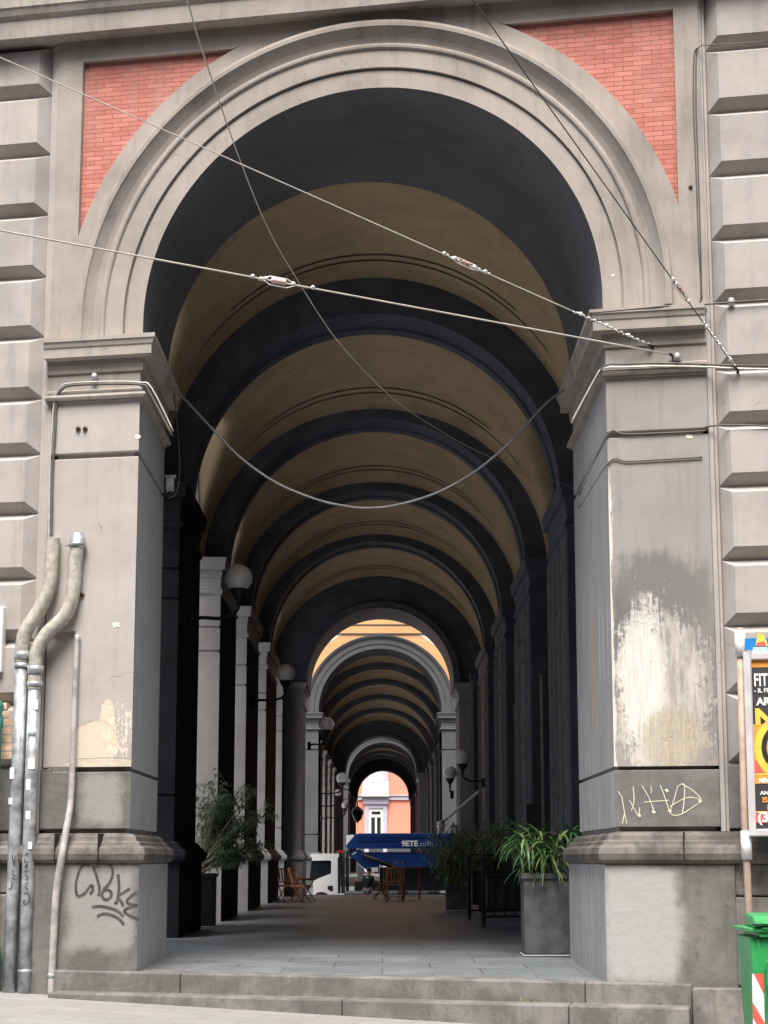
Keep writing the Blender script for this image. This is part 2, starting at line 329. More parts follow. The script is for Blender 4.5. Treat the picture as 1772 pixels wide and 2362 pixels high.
M['ceramic'] = simple('brown_glazed_insulator', (.42,.22,.17), .3)
M['ceramic_pink'] = simple('pale_pink_insulator', (.80,.55,.48), .35)
M['globe'] = simple('dusty_white_glass_globe', (.86,.85,.84), .25, 0, .05, 5)
M['iron'] = simple('black_iron', (.015,.015,.017), .5, .2)
M['white'] = simple('white_paint', (.80,.80,.78), .35, 0, .03)
M['sticker'] = simple('white_paper_sticker', (.82,.82,.82), .7, 0, .05)
M['ink'] = simple('black_marker_ink', (.035,.035,.04), .6)
M['scratch'] = simple('cream_scratch', (.72,.66,.50), .8)
M['graffiti_ink'] = simple('dark_grey_spray_paint', (.06,.062,.068), .7, 0, .4, 12)
M['greenplastic'] = simple('green_bin_plastic', (.035,.33,.10), .38, 0, .15, 4)
M['greendark'] = simple('dark_green_plastic', (.01,.06,.03), .5)
# ============================================================ GROUND
def street_z(X, Y):
    base = -.30-.042*(max(-30,min(12,X))+4.5)
    k = max(0, min(1, (Y-40)/35)); return base*(1-k)+(-.78)*k
mb = MB(); xs = [-400,-80,-30,-15,-8,-4,0,4,8,12,30,80,400]; ys = [-200,-60,-10,5,12,18,22,26,30,40,50,60,75,95,150,240,400,900]
mb.add([(x,y,street_z(x,y)) for y in ys for x in xs], [(j*len(xs)+i, j*len(xs)+i+1, (j+1)*len(xs)+i+1, (j+1)*len(xs)+i) for j in range(len(ys)-1) for i in range(len(xs)-1)])
tag(mb.build('road', M['asphalt']), kind='structure')
mb = MB(); mb.add([tuple(Vector((p.x,p.y,street_z(p.x,p.y)+.02))) for p in (F(u,0,w) for w in (6.2,1.6,.0,-.2) for u in (-40,-20,-8,-4,0,4,8,12))], [(j*8+i,j*8+i+1,(j+1)*8+i+1,(j+1)*8+i) for j in range(3) for i in range(7)])
tag(mb.build('pavement', M['street']), kind='structure')
def arcade_floor(name, yl, yr, y1, x0=-5.0, x1=4.6, dip=True):
    m = MB(); n = 10; top = []; N = []
    for i in range(n+1):
        x = x0+(x1-x0)*i/n; yf = yl+(yr-yl)*i/n; zf = (-.012*(x+4) if dip else 0)
        N.append([Vector((x,yf,-1.2)), Vector((x,yf,zf)), Vector((x,yf+4,zf*.2)), Vector((x,y1,0)), Vector((x,y1,-1.2))])
    for i in range(n):
        for k in range(4): m.quad(N[i][k], N[i+1][k], N[i+1][k+1], N[i][k+1])
    return tag(m.build(name, M['floor']), kind='structure')
arcade_floor('floor', F(-4.9,0,-.1).y, F(4.7,0,-.1).y, 74.5)
m = MB(); gx = [-5.05,-9,-14,-22]; gy = [26.9,35,45,55,65,75,92,110,130,150,170,210]
m.add([(x,y,street_z(x,y)+.16 if y < 40 else street_z(x,y)+.03) for y in gy for x in gx], [(j*4+i,j*4+i+1,(j+1)*4+i+1,(j+1)*4+i) for j in range(len(gy)-1) for i in range(3)])
tag(m.build('side_pavement', simple('pale_side_paving', (.50,.50,.51), .85, 0, .12, 2)), kind='structure')  # unseen paving, made pale to bounce light into the arcade
OB = thing('sky_blocking_building', 'unseen plain block added across the street to shut out low sky', 'building', (0,-12,0))  # unseen block behind the camera, added to keep low sky light off undersides
m = MB(); m.box((-45,-24,-2),(45,-6,27)); ow = m.build('wall', simple('dark_blocker_wall', (.06,.055,.05), .9), OB); ow.matrix_parent_inverse = Matrix.Translation((0,12,0))
m = MB()
for i in range(20):
    for z in (3.5,7.5,11.5): x = -42+i*4.4; m.box((x,-6.02,z),(x+1.3,-5.95,z+2.3))
o_ = m.build('shutters', simple('green_shutter', (.05,.09,.07)), OB); o_.matrix_parent_inverse = Matrix.Translation((0,12,0)); o_['kind'] = 'stuff'
# ============================================================ FIRST ARCADE BUILDING
B1 = thing('arcade_building', 'grey stucco arcaded building in the foreground with tall arch, coral brick corners and rusticated blocks', 'building', (0,25,0))
def P(o):                      # parent keeping world-space vertices
    o.matrix_parent_inverse = Matrix.Translation(-Vector(o.parent.location)) if o.parent.type == 'EMPTY' else Matrix.Identity(4)
    return o
U0, V0, R0 = -.2, 8.24, 3.0
IMP = [(0,7.215),(.03,7.22),(.03,7.24),(.07,7.25),(.085,7.28),(.075,7.31),(.03,7.325),(.035,7.345),(.035,7.37),(0,7.39),(0,7.60),(.03,7.61),(.035,7.66),(.045,7.70),(.045,7.775),(.16,7.795),(.16,7.91),(.175,7.93),(.19,7.99),(.205,8.0),(.205,8.055),(-.1,8.09)]
BASE = [(.12,1.29),(.17,1.30),(.215,1.34),(.23,1.41),(.21,1.48),(.155,1.515),(.145,1.55),(.10,1.57),(.085,1.62),(.03,1.655),(-.05,1.67)]
def xy(u, w=0): p = F(u,0,w); return (p.x, p.y)
def front_pier(side, uA, uB, Xj, yb, dz, m_shaft, m_course, m_plinth):
    # path: from street-side return, along front, along jamb
    if side < 0: path = [xy(uA,-.3), xy(uA), xy(uB), (Xj,yb), (Xj-1.5,yb)]; sd = 1
    else: path = [xy(uA,-.3), xy(uA), xy(uB), (Xj,yb), (Xj+1.5,yb)]; sd = -1
    shaft = [(0,2.47+dz),(0,6.47+dz),(-.07,6.475+dz),(-.07,6.535+dz),(0,6.54+dz),(0,7.24+dz)]
    m = MB()
    if side < 0:
        m.sweep(path, [(0,4.22),(0,6.47),(-.07,6.475),(-.07,6.535),(0,6.54),(0,7.24)], side=sd, segs=[0,1])
        pl = [xy(-4.02,-.3), xy(-4.02), xy(uB), (Xj,yb)]
        m.sweep(pl, [(0,2.49),(0,4.22)], side=sd, segs=[0,1])
        m.quad(F(-4.42,2.49,-.07),F(-4.0,2.49,-.07),F(-4.0,4.24,-.07),F(-4.42,4.24,-.07)); m.quad(F(-4.42,4.22,0),F(-4.02,4.22,0),F(-4.02,4.22,-.1),F(-4.42,4.22,-.1))
    else: m.sweep(path, shaft[:], side=sd, segs=[0,1])
    s = P(m.build('front_pier', m_shaft, B1, bevel=.012))
    path2 = [xy(-4.50 if side < 0 else 4.055)]+path[2:]
    def sub(nm, mat, prof, segs=None, pth=None, bev=0, lab=None):
        q = MB(); q.sweep(pth or path, prof, side=sd, segs=segs); o = q.build(nm, mat, s, bevel=bev)
        if lab: o['label'] = lab
        return o
    sub('jamb_face', M['jamb'], shaft, [2,3], bev=.01)
    sub('impost', M['mould'], [(o,z+dz) for o,z in IMP], pth=path2)
    sub('base_moulding', M['torus'], BASE)
    # sooty course of stone between two slots
    cz = [(-.06,2.50+dz),(-.06,2.43+dz),(-.0,2.425+dz),(-.0,1.72),(-.05,1.715),(-.05,1.66)][::-1]
    sub('stone_course', m_course, cz, [0,1], bev=.008)
    sub('course_jamb', M['jamb'], cz, [2,3])
    sub('plinth', m_plinth, [(.15,-1.0),(.15,1.285),(.12,1.30)], [0,1], bev=.015)
    sub('plinth_jamb', M['jamb'], [(.15,-1.0),(.15,1.285),(.12,1.30)], [2,3], bev=.01)
    return s
PL = front_pier(-1, -4.42, -3.22, -3.15, 27.0, 0, M['shaft_left'], M['plinth_left'], M['plinth_left']); PL['label'] = 'pier left of the arch with broken plaster at its foot'
PR = front_pier(1, 4.05, 2.82, 2.76, 27.0, -.04, M['shaft_right'], M['plinth_dark'], M['plinth_right']); PR['label'] = 'pier right of the arch, large pale patch of lost plaster'
# archivolt
def arc_pts(Rr, u0, v0, vleg, n=96):
    pts = [(u0-Rr, vleg)] + [(u0-Rr*math.cos(math.pi*i/n), v0+Rr*math.sin(math.pi*i/n)) for i in range(n+1)] + [(u0+Rr, vleg)]
    return pts
def arc_sweep(m, prof, u0, v0, vleg, fn, n=96, sm=True):
    rows = [[fn(u,v,w) for (u,v) in arc_pts(Rr,u0,v0,vleg,n)] for Rr,w in prof]
    k = len(rows[0])
    for a, b in zip(rows[:-1], rows[1:]):
        m.add(a+b, [(i,i+1,k+i+1,k+i) for i in range(k-1)], False)
ARP = [(3.0,0),(3.235,0),(3.24,-.022),(3.262,-.022),(3.267,.035),(3.51,.035),(3.515,.055),(3.53,.07),(3.56,.075),(3.585,.06),(3.595,.04),(3.62,.045),(3.67,.065),(3.73,.11),(3.775,.15),(3.785,.17),(3.83,.175),(3.865,.17),(3.87,.02),(4.12,.02)]
m = MB(); arc_sweep(m, ARP, U0, V0, 8.04, F); P(m.build('archivolt', M['arch'], B1))
m = MB(); pts = arc_pts(3.0, U0, V0, 8.0, 96); a = [F(u,v,0) for u,v in pts]; b = [Vector((p.x,27.0,p.z)) for p in a]
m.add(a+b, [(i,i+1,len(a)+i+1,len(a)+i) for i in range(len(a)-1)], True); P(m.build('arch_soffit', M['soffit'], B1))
# plane frame around the arch, brick corner panels
PT, PU0, PU1 = 11.95, -4.13, 3.77; FU0, FU1 = -4.48, 4.08; RB = 4.12; FT = 12.3
def circ_v(u):
    d = RB*RB-(u-U0)**2; return V0+math.sqrt(d) if d > 0 else V0
def circ_u(v, s):
    d = RB*RB-max(0,v-V0)**2; return U0+s*math.sqrt(max(0,d))
m = MB(); n = 80
for i in range(n):
    u0_, u1_ = FU0+(FU1-FU0)*i/n, FU0+(FU1-FU0)*(i+1)/n
    m.quad(F(u0_,max(PT,circ_v(u0_)),.02),F(u1_,max(PT,circ_v(u1_)),.02),F(u1_,FT,.02),F(u0_,FT,.02))
for s_, ue, up in ((-1,FU0,PU0),(1,FU1,PU1)):
    for i in range(n):
        v0_, v1_ = 8.0+(PT-8.0)*i/n, 8.0+(PT-8.0)*(i+1)/n
        f = (lambda v: max(circ_u(v,-1), FU0) if abs(circ_u(v,-1)) > abs(up) else up) if s_ < 0 else (lambda v: circ_u(v,1) if circ_u(v,1) > up else up)
        m.quad(F(ue,v0_,.02),F(f(v0_),v0_,.02),F(f(v1_),v1_,.02),F(ue,v1_,.02))
    m.quad(F(up,9.3,.02),F(up,9.3,-.08),F(up,PT,-.08),F(up,PT,.02))
m.quad(F(PU0,PT,.02),F(PU1,PT,.02),F(PU1,PT,-.08),F(PU0,PT,-.08))
rows = [[F(u,v,w) for (u,v) in arc_pts(RB,U0,V0,8.0,96)] for w in (.02,-.08)]; k = len(rows[0]); m.add(rows[0]+rows[1], [(i,i+1,k+i+1,k+i) for i in range(k-1)])
P(m.build('wall_frame', M['arch'], B1, fix=False))
for s_, up, lab in ((-1,PU0,'painted coral brick panel in upper left corner'),(1,PU1,'painted coral brick panel in upper right corner')):
    m = MB(); n = 40; va = 9.2
    for i in range(n):
        v0_, v1_ = va+(PT-va)*i/n, va+(PT-va)*(i+1)/n
        g = lambda v: U0+s_*max(0,math.sqrt(max(0,RB*RB-(v-V0)**2))-.03)
        m.quad(F(up,v0_,-.06),F(g(v0_),v0_,-.06),F(g(v1_),v1_,-.06),F(up,v1_,-.06))
    o = P(m.build('brick_panel', M['brick'], B1)); o['label'] = lab
# fascia
m = MB(); pth = [xy(-6.5,0), xy(10,0)]
m.sweep(pth, [(-.3,12.25),(.27,12.26),(.28,12.50),(.30,12.52),(.33,12.56),(.36,12.64),(.38,12.66),(.38,13.05),(.45,13.12),(.55,13.3),(.55,13.4),(-.2,13.45)])
P(m.build('cornice', M['mould'], B1))
# strips and rusticated walls
def rust(u0, u1, inner, joints, nm, lab):
    m = MB()
    m.fbox(u0,u1,1.5,12.24,-.6,-.13)
    for a_, b_ in zip(joints[1:], joints[:-1]):
        lo, hi = a_+.012, b_; c = .135; d0, d1 = -.13, .03
        uu0, uu1 = (u0, u1)
        o = [F(uu0,lo,d0),F(uu1,lo,d0),F(uu1,hi,d0),F(uu0,hi,d0)]
        ci = .16; f0 = uu0+(ci if inner == 'l' else 0.0); f1 = uu1-(ci if inner == 'r' else 0.0)
        i_ = [F(f0,lo+c,d1),F(f1,lo+c,d1),F(f1,hi-.09,d1),F(f0,hi-.09,d1)]
        m.add(o+i_, [(4,5,6,7),(0,1,5,4),(1,2,6,5),(2,3,7,6),(3,0,4,7)])
    o = P(m.build(nm, M['stucco'], B1)); o['label'] = lab; return o
JL = [12.26,11.55,10.71,9.86,8.99,8.16,7.32,6.57,5.78,4.92,4.11,3.3,2.49]
JR = [12.26,11.39,10.56,9.73,8.9,8.08,7.24,6.54,5.78,4.88,4.08,3.28,2.46]
rust(-6.4,-4.60,'r',JL,'rusticated_wall','chamfered stucco blocks left of the arch'); rust(4.15,9.5,'l',JR,'rusticated_wall','chamfered stucco blocks right of the arch')
m = MB(); m.fbox(-4.60,-4.545,1.66,12.25,-.3,-.06); m.fbox(-4.545,-4.44,1.66,12.25,-.3,-.02); m.fbox(-4.44,-4.40,7.0,12.25,-.3,-.10); P(m.build('pilaster_strip', M['stucco'], B1, bevel=.01))
m = MB(); m.fbox(4.05,4.11,1.66,12.25,-.3,-.02); m.fbox(4.11,4.15,1.66,12.25,-.3,-.06); P(m.build('pilaster_strip', M['stucco'], B1, bevel=.01))
# wall foot left and right of the piers
m = MB(); m.fbox(-6.4,-4.3,1.7,2.47,-.3,-.03); P(m.build('wall_course', M['plinth_left'], B1, bevel=.01))
m = MB(); m.fbox(4.15,9.5,1.7,2.44,-.3,-.03); P(m.build('wall_course', M['plinth_dark'], B1, bevel=.01))
for e0_, e1_ in ((-6.5,-4.3),(4.0,9.5)):
    m = MB(); m.sweep([xy(e0_,-.02), xy(e1_,-.02)], BASE); P(m.build('wall_base_moulding', M['torus'], B1))
for q_ in ((-6.4,-4.0,.93,1.292,.08),(-6.4,-4.02,-1,.915,.085),(3.95,9.5,.93,1.292,.10),(3.70,5.3,-.085,.915,.13),(5.31,7,-.085,.915,.13),(7.01,9.5,-.085,.915,.13),(3.68,5.6,-1.4,-.10,.30),(5.61,9.5,-1.4,-.10,.30)):
    m = MB(); m.fbox(q_[0],q_[1],q_[2],q_[3],-.3,q_[4]); P(m.build('foundation_stone', M['stone'], B1, bevel=.02))
# steps
def step_poly(u0, u1, w0, w1, zl, zr, nm, lab, seams):
    edges = [u0]+seams+[u1]
    for a_, b_ in zip(edges[:-1], edges[1:]):
        m = MB(); a2, b2 = a_+.003, b_-.003; z = lambda u: zl+(zr-zl)*(u-u0)/(u1-u0)
        p = [F(a2,-1.4,w1),F(b2,-1.4,w1),F(b2,-1.4,w0),F(a2,-1.4,w0),F(a2,z(a2),w1),F(b2,z(b2),w1),F(b2,z(b2),w0),F(a2,z(a2),w0)]
        m.add(p, [(3,2,1,0),(4,5,6,7),(0,1,5,4),(1,2,6,5),(2,3,7,6),(3,0,4,7)])
        o = P(m.build(nm, M['step'], B1, bevel=.022)); o['label'] = lab
step_poly(-4.08,3.68,-.25,.24,.006,-.062,'step','upper worn stone step',[-2.45,2.45])
step_poly(-4.0,3.66,.1,.62,-.235,-.30,'step','lower worn stone step',[-.35,2.3])
# building mass above and behind (closes the volume)
m = MB(); m.box((-4.9,24.9,13.40),(9.2,74.5,19.0)); P(m.build('upper_storey', M['stucco'], B1))
m = MB(); m.fbox(-6.4,9.5,13.4,19,-1.5,-.02); P(m.build('upper_front_wall', M['stucco'], B1))
m = MB(); m.box((5.3,25.5,-1),(9.2,74.4,13.4)); m.box((-6.15,25.3,-1),(-4.4,27.0,13.4)); P(m.build('side_block', M['stucco'], B1))
m = MB(); m.quad(F(FU0,8,-.16),F(FU0,8,-.9),F(FU0,13,-.9),F(FU0,13,-.16))
# back face of front wall
aa = arc_pts(3.0,U0,V0,7.9,64); inner = [Vector((F(u,v,0).x,27.0,v)) for u,v in aa]; outer = [Vector((F(u,v,0).x,27.0,v)) for u,v in arc_pts(5.3,U0,V0,7.9,64)]
m = MB(); m.add(inner+outer, [(i,i+1,len(aa)+i+1,len(aa)+i) for i in range(len(aa)-1)])
m.box((-4.6,26.5,0),(-3.3,26.99,8.2)); m.box((2.9,26.5,0),(5.2,26.99,8.2)); P(m.build('inner_front_wall', M['rib'], B1))

# ------------------------------------------------------------ interiors
def vault_h(x, y, xc, hw, y0, y1, H, oc, orr):
    e = (y-(y0+y1)/2)/((y1-y0)/2); hc = H+(.25 if H > 4 else .5)*(1-e*e)
    a = hc*math.sqrt(max(0,1-((x-xc)/hw)**2)); b = orr*orr-(y-oc)**2; b = math.sqrt(b) if b > 0 else 0
    return max(a, b)
def interior(B, xl, xr, ribs, opens, yfront, yend, zs=8.09, Rr=3.46, H=4.2, VT=.5, zi=0.0, detail=True, pierlist=None, xo=-4.9):
    xc = (xl+xr)/2; Rr = (xr-xl)/2; hw = Rr+VT; WX0, WX1 = xc-hw, xc+hw; IMPI = [(o*.62,z) for o,z in IMP]
    walls = sorted(ribs); bays = []
    ys = [yfront]+[v for r in walls for v in r]+[yend]
    for i in range(0,len(ys),2): bays.append((ys[i],ys[i+1]))
    # vault bays with painted lines
    H0 = H
    for bi, (y0,y1) in enumerate(bays):
        H = H0 if (bi == 0 and detail) else 3.72; H_a = 4.0 if bi == 0 else 3.72
        op = [o for o in opens if o[0] > y0-2.5 and o[1] < y1+2.5]; op = op[0] if op else ((y0+y1)/2-1,(y0+y1)/2+1)
        oc, orr = (op[0]+op[1])/2, (op[1]-op[0])/2+.02
        nx, ny = (44, 40) if detail else (28, 16); m = MB(); g = []
        for j in range(ny+1):
            y = y0+(y1-y0)*j/ny
            for i in range(nx+1):
                tt = math.pi*i/nx; x = xc-hw*math.cos(tt); g.append(Vector((x, y, zs+vault_h(x,y,xc,hw,y0,y1,H,oc,orr))))
        m.add(g, [(j*(nx+1)+i, j*(nx+1)+i+1, (j+1)*(nx+1)+i+1, (j+1)*(nx+1)+i) for j in range(ny) for i in range(nx)], True)
        vb = P(m.build('vault', M['ochre'], B, fix=False))
        if detail:
            m = MB()
            for yy, a0 in ((y1-.85,.20),(y1-1.12,.27),(y0+.6,.20),(y0+.85,.27)):
                if yy > y0+.2 and yy < y1-.2:
                    L = []
                    for i in range(49):
                        tt = math.pi*(a0+(1-2*a0)*i/48); x = xc-hw*math.cos(tt)
                        z0_ = zs+vault_h(x,yy,xc,hw,y0,y1,H,oc,orr)-.02; z1_ = zs+vault_h(x,yy+.045,xc,hw,y0,y1,H,oc,orr)-.02
                        L.append((Vector((x,yy,z0_)),Vector((x,yy+.045,z1_))))
                    for p_, q_ in zip(L[:-1],L[1:]): m.quad(p_[0],q_[0],q_[1],p_[1])
            m.build('painted_line', M['line'], vb)
    # transverse ribs
    for (ya,yb) in walls:
        m = MB(); n = 48
        prof = [(Rr+1.0,ya),(Rr,ya),(Rr,ya+.38),(Rr+.05,ya+.40),(Rr+.05,yb-.40),(Rr,yb-.38),(Rr,yb),(Rr+1.0,yb)]
        rows = [[Vector((xc-rr*math.cos(math.pi*i/n), yy, zs+rr*math.sin(math.pi*i/n))) for i in range(n+1)] for rr,yy in prof]
        for a_, b_ in zip(rows[:-1],rows[1:]): m.add(a_+b_, [(i,i+1,n+1+i+1,n+1+i) for i in range(n)])
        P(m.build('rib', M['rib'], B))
    # side walls above springing, with arched openings
    def arch_z(y, ops, off=0):
        for (a_,b_) in ops:
            if a_ < y < b_: c_ = (a_+b_)/2; r_ = (b_-a_)/2; return zs-.05+math.sqrt(max(0,r_*r_-(y-c_)**2))
        return zs-.05
    for X0, X1, sgn in ((WX0,xo,-1),(WX1,WX1+.7,1)):
        m = MB(); ylist = [yfront]
        for (a_,b_) in opens: ylist += [a_+(b_-a_)*(1-math.cos(math.pi*i/16))/2 for i in range(17)]
        ylist += [yend]; ylist = sorted(set(ylist))
        for y0,y1 in zip(ylist[:-1],ylist[1:]):
            z0_, z1_ = arch_z(y0+1e-6,opens), arch_z(y1-1e-6,opens)
            mid_in = any(a_ < (y0+y1)/2 < b_ for a_,b_ in opens)
            if not mid_in: z0_ = z1_ = zs-.05
            m.quad((X0,y0,z0_),(X0,y1,z1_),(X0,y1,13.4),(X0,y0,13.4)); m.quad((X1,y0,z0_),(X1,y1,z1_),(X1,y1,13.4),(X1,y0,13.4))
            if mid_in: m.quad((X0,y0,z0_),(X1,y0,z0_),(X1,y1,z1_),(X0,y1,z1_))
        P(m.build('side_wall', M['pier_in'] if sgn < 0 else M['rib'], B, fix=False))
    # piers
    edges = [yfront]+[v for o in opens for v in o]+[yend]
    prs = [(edges[i],edges[i+1]) for i in range(0,len(edges),2)]
    def lift(P_): return [(o,z) for o,z in P_]
    for (ya,yb) in prs:
        if yb-ya < .5: continue
        for sgn in (-1,1):
            if sgn < 0: poly = [(xo,ya),(xl,ya),(xl,yb),(xo,yb)]
            else: poly = [(xr,ya),(xr+1.4,ya),(xr+1.4,yb),(xr,yb)]
            m = MB(); m.sweep(poly, [(0,0),(0,2.42),(-.03,2.43),(-.03,2.47),(0,2.48),(0,5.9),(-.03,5.91),(-.03,5.96),(0,5.97),(0,6.45),(-.03,6.46),(-.03,6.5),(0,6.51),(0,7.23)], closed=True)
            pm = M['pier_in'] if (sgn < 0 and not (detail and ya < 34.5)) else (M['near_black'] if sgn < 0 else M['pier_face'])  # first left piers near-black all round, the other left ones light grey
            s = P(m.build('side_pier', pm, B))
            if sgn > 0 and detail:
                mm = MB(); mm.box((xr-.05,ya+.15,1.7),(xr-.001,ya+.2,7.1)); mm.build('pilaster_fillet', M['trim_dark'], s)
                for yy in (ya+.6, ya+1.5, yb-1.2, yb-.5, yb-.12): mm = MB(); mm.box((xr-.05,yy,1.7),(xr-.001,yy+.05,7.1)); mm.build('pilaster_fillet', M['trim_dark'], s)
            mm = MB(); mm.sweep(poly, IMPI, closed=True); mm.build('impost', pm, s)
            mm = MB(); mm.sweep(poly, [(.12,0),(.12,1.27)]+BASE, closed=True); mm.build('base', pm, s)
            if sgn < 0 and detail:   # unlit side facing the walk: shade painted on as a dark sheet
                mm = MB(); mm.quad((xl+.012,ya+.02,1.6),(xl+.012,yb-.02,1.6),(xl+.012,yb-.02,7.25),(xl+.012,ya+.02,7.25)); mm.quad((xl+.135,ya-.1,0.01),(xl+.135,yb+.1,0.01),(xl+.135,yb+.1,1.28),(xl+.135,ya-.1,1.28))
                mm.build('painted_shade_side', M['near_black'], s)
    return xc, Rr
OP1 = [(28.9,33.9),(37.7,42.7),(47.3,51.2),(56.1,60.0),(65.7,69.9)]
RIB1 = [(35.1,36.6),(43.9,45.4),(52.8,54.3),(61.6,63.1)]
interior(B1, -3.65, 3.33, RIB1, OP1, 27.0, 71.0)
# closed shop fronts in the right-hand bays: tall boarded doors with lighter trims
for k, (ya,yb) in enumerate(OP1):
    m = MB(); m.box((4.5,ya-.1,0),(4.6,yb+.1,8.02)); n = 12
    c_, r_ = (ya+yb)/2, (yb-ya)/2
    m.add([(4.52,c_+r_*math.cos(math.pi*i/16),8.03+r_*math.sin(math.pi*i/16)) for i in range(17)], [list(range(17))])
    s = P(m.build('shop_front', M['wood_dark'], B1))
    m = MB()
    for f in (.0,.16,.5,.84,.985): m.box((4.43,ya+(yb-ya)*f,0),(4.499,ya+(yb-ya)*f+.07,7.9))
    m.box((4.44,ya,3.1),(4.498,yb,3.2)); m.box((4.43,ya,7.8),(4.499,yb,8.05)); m.build('door_trim', M['trim_dark'], s)
    m = MB(); m.box((3.50,yb-.34,0.2),(3.56,yb-.29,5.4)); m.build('edge_trim', M['trim_tan'] if k == 1 else M['trim_dark'], s)
# end wall of first building
def end_wall(B, y0, y1, xc, Rr, zs, xl, xr, mat_in, mat_face, nm='end_wall', dark=True):
    m = MB(); n = 48
    def ring(r0, ys_, y):
        return
    pin = arc_pts(Rr, xc, zs, zs-.25, n)
    for y in (y0,y1):
        a_ = [Vector((u,y,v)) for u,v in pin]; b_ = [Vector((max(xl-1.2,min(xr+1.6,xc+(u-xc)*2.2)), y, min(13.4, zs+(v-zs)*2.2 if v > zs else v))) for u,v in pin]
        m.add(a_+b_, [(i,i+1,len(a_)+i+1,len(a_)+i) for i in range(len(a_)-1)])
        m.quad((xl-1.2,y,zs),(xl-1.2,y,13.4),(b_[12].x,y,b_[12].z),(b_[1].x,y,zs))
    a_ = [Vector((u,y0,v)) for u,v in pin]; b_ = [Vector((u,y1,v)) for u,v in pin]; m.add(a_+b_, [(i,i+1,len(a_)+i+1,len(a_)+i) for i in range(len(a_)-1)])
    m.box((xl-1.2,y0+.002,0),(xc-Rr-.2,y1-.002,zs-.1)); m.box((xc+Rr+.2,y0+.002,0),(xr+1.6,y1-.002,zs-.1))
    m.box((xl-1.2,y0+.01,12.6),(xr+1.6,y1-.01,13.4))
    s = P(m.build(nm, mat_face, B, fix=False))
    mm = MB(); arc_sweep(mm, [(Rr,0),(Rr,-.05),(Rr+.12,-.06),(Rr+.14,-.1),(Rr+.24,-.12),(Rr+.26,0)], xc, zs, zs-.2, lambda u,v,w: Vector((u,y0+w,v)), 48); mm.build('arch_ring', mat_face, s)
    for sx, X in ((-1,xc-Rr-.2),(1,xc+Rr+.2)):
        mm = MB(); pth = [(X+sx*1.0,y0),(X,y0),(X,y1),(X+sx*1.0,y1)]; dz = zs-.05-8.09
        mm.sweep(pth, [(o*.8+.01,z+dz) for o,z in IMP], side=-1 if sx > 0 else 1); mm.build('impost', M['pier_in'], s)
        mm = MB(); mm.sweep(pth, [(.06,0),(.06,1.27)]+[(o*.6,z) for o,z in BASE], side=-1 if sx > 0 else 1); mm.build('base', M['pier_in'], s)
        mm = MB(); mm.quad((X+sx*.0-sx*.004,y0-.004,1.6),(X+sx*.95,y0-.004,1.6),(X+sx*.95,y0-.004,zs-.9),(X-sx*.004,y0-.004,zs-.9)); mm.build('pier_front', M['pier_in'], s)
    return s
end_wall(B1, 71.0, 74.5, -.06, 2.72, 7.88, -3.65, 3.33, M['rib'], M['rib'])
print('B1 done')
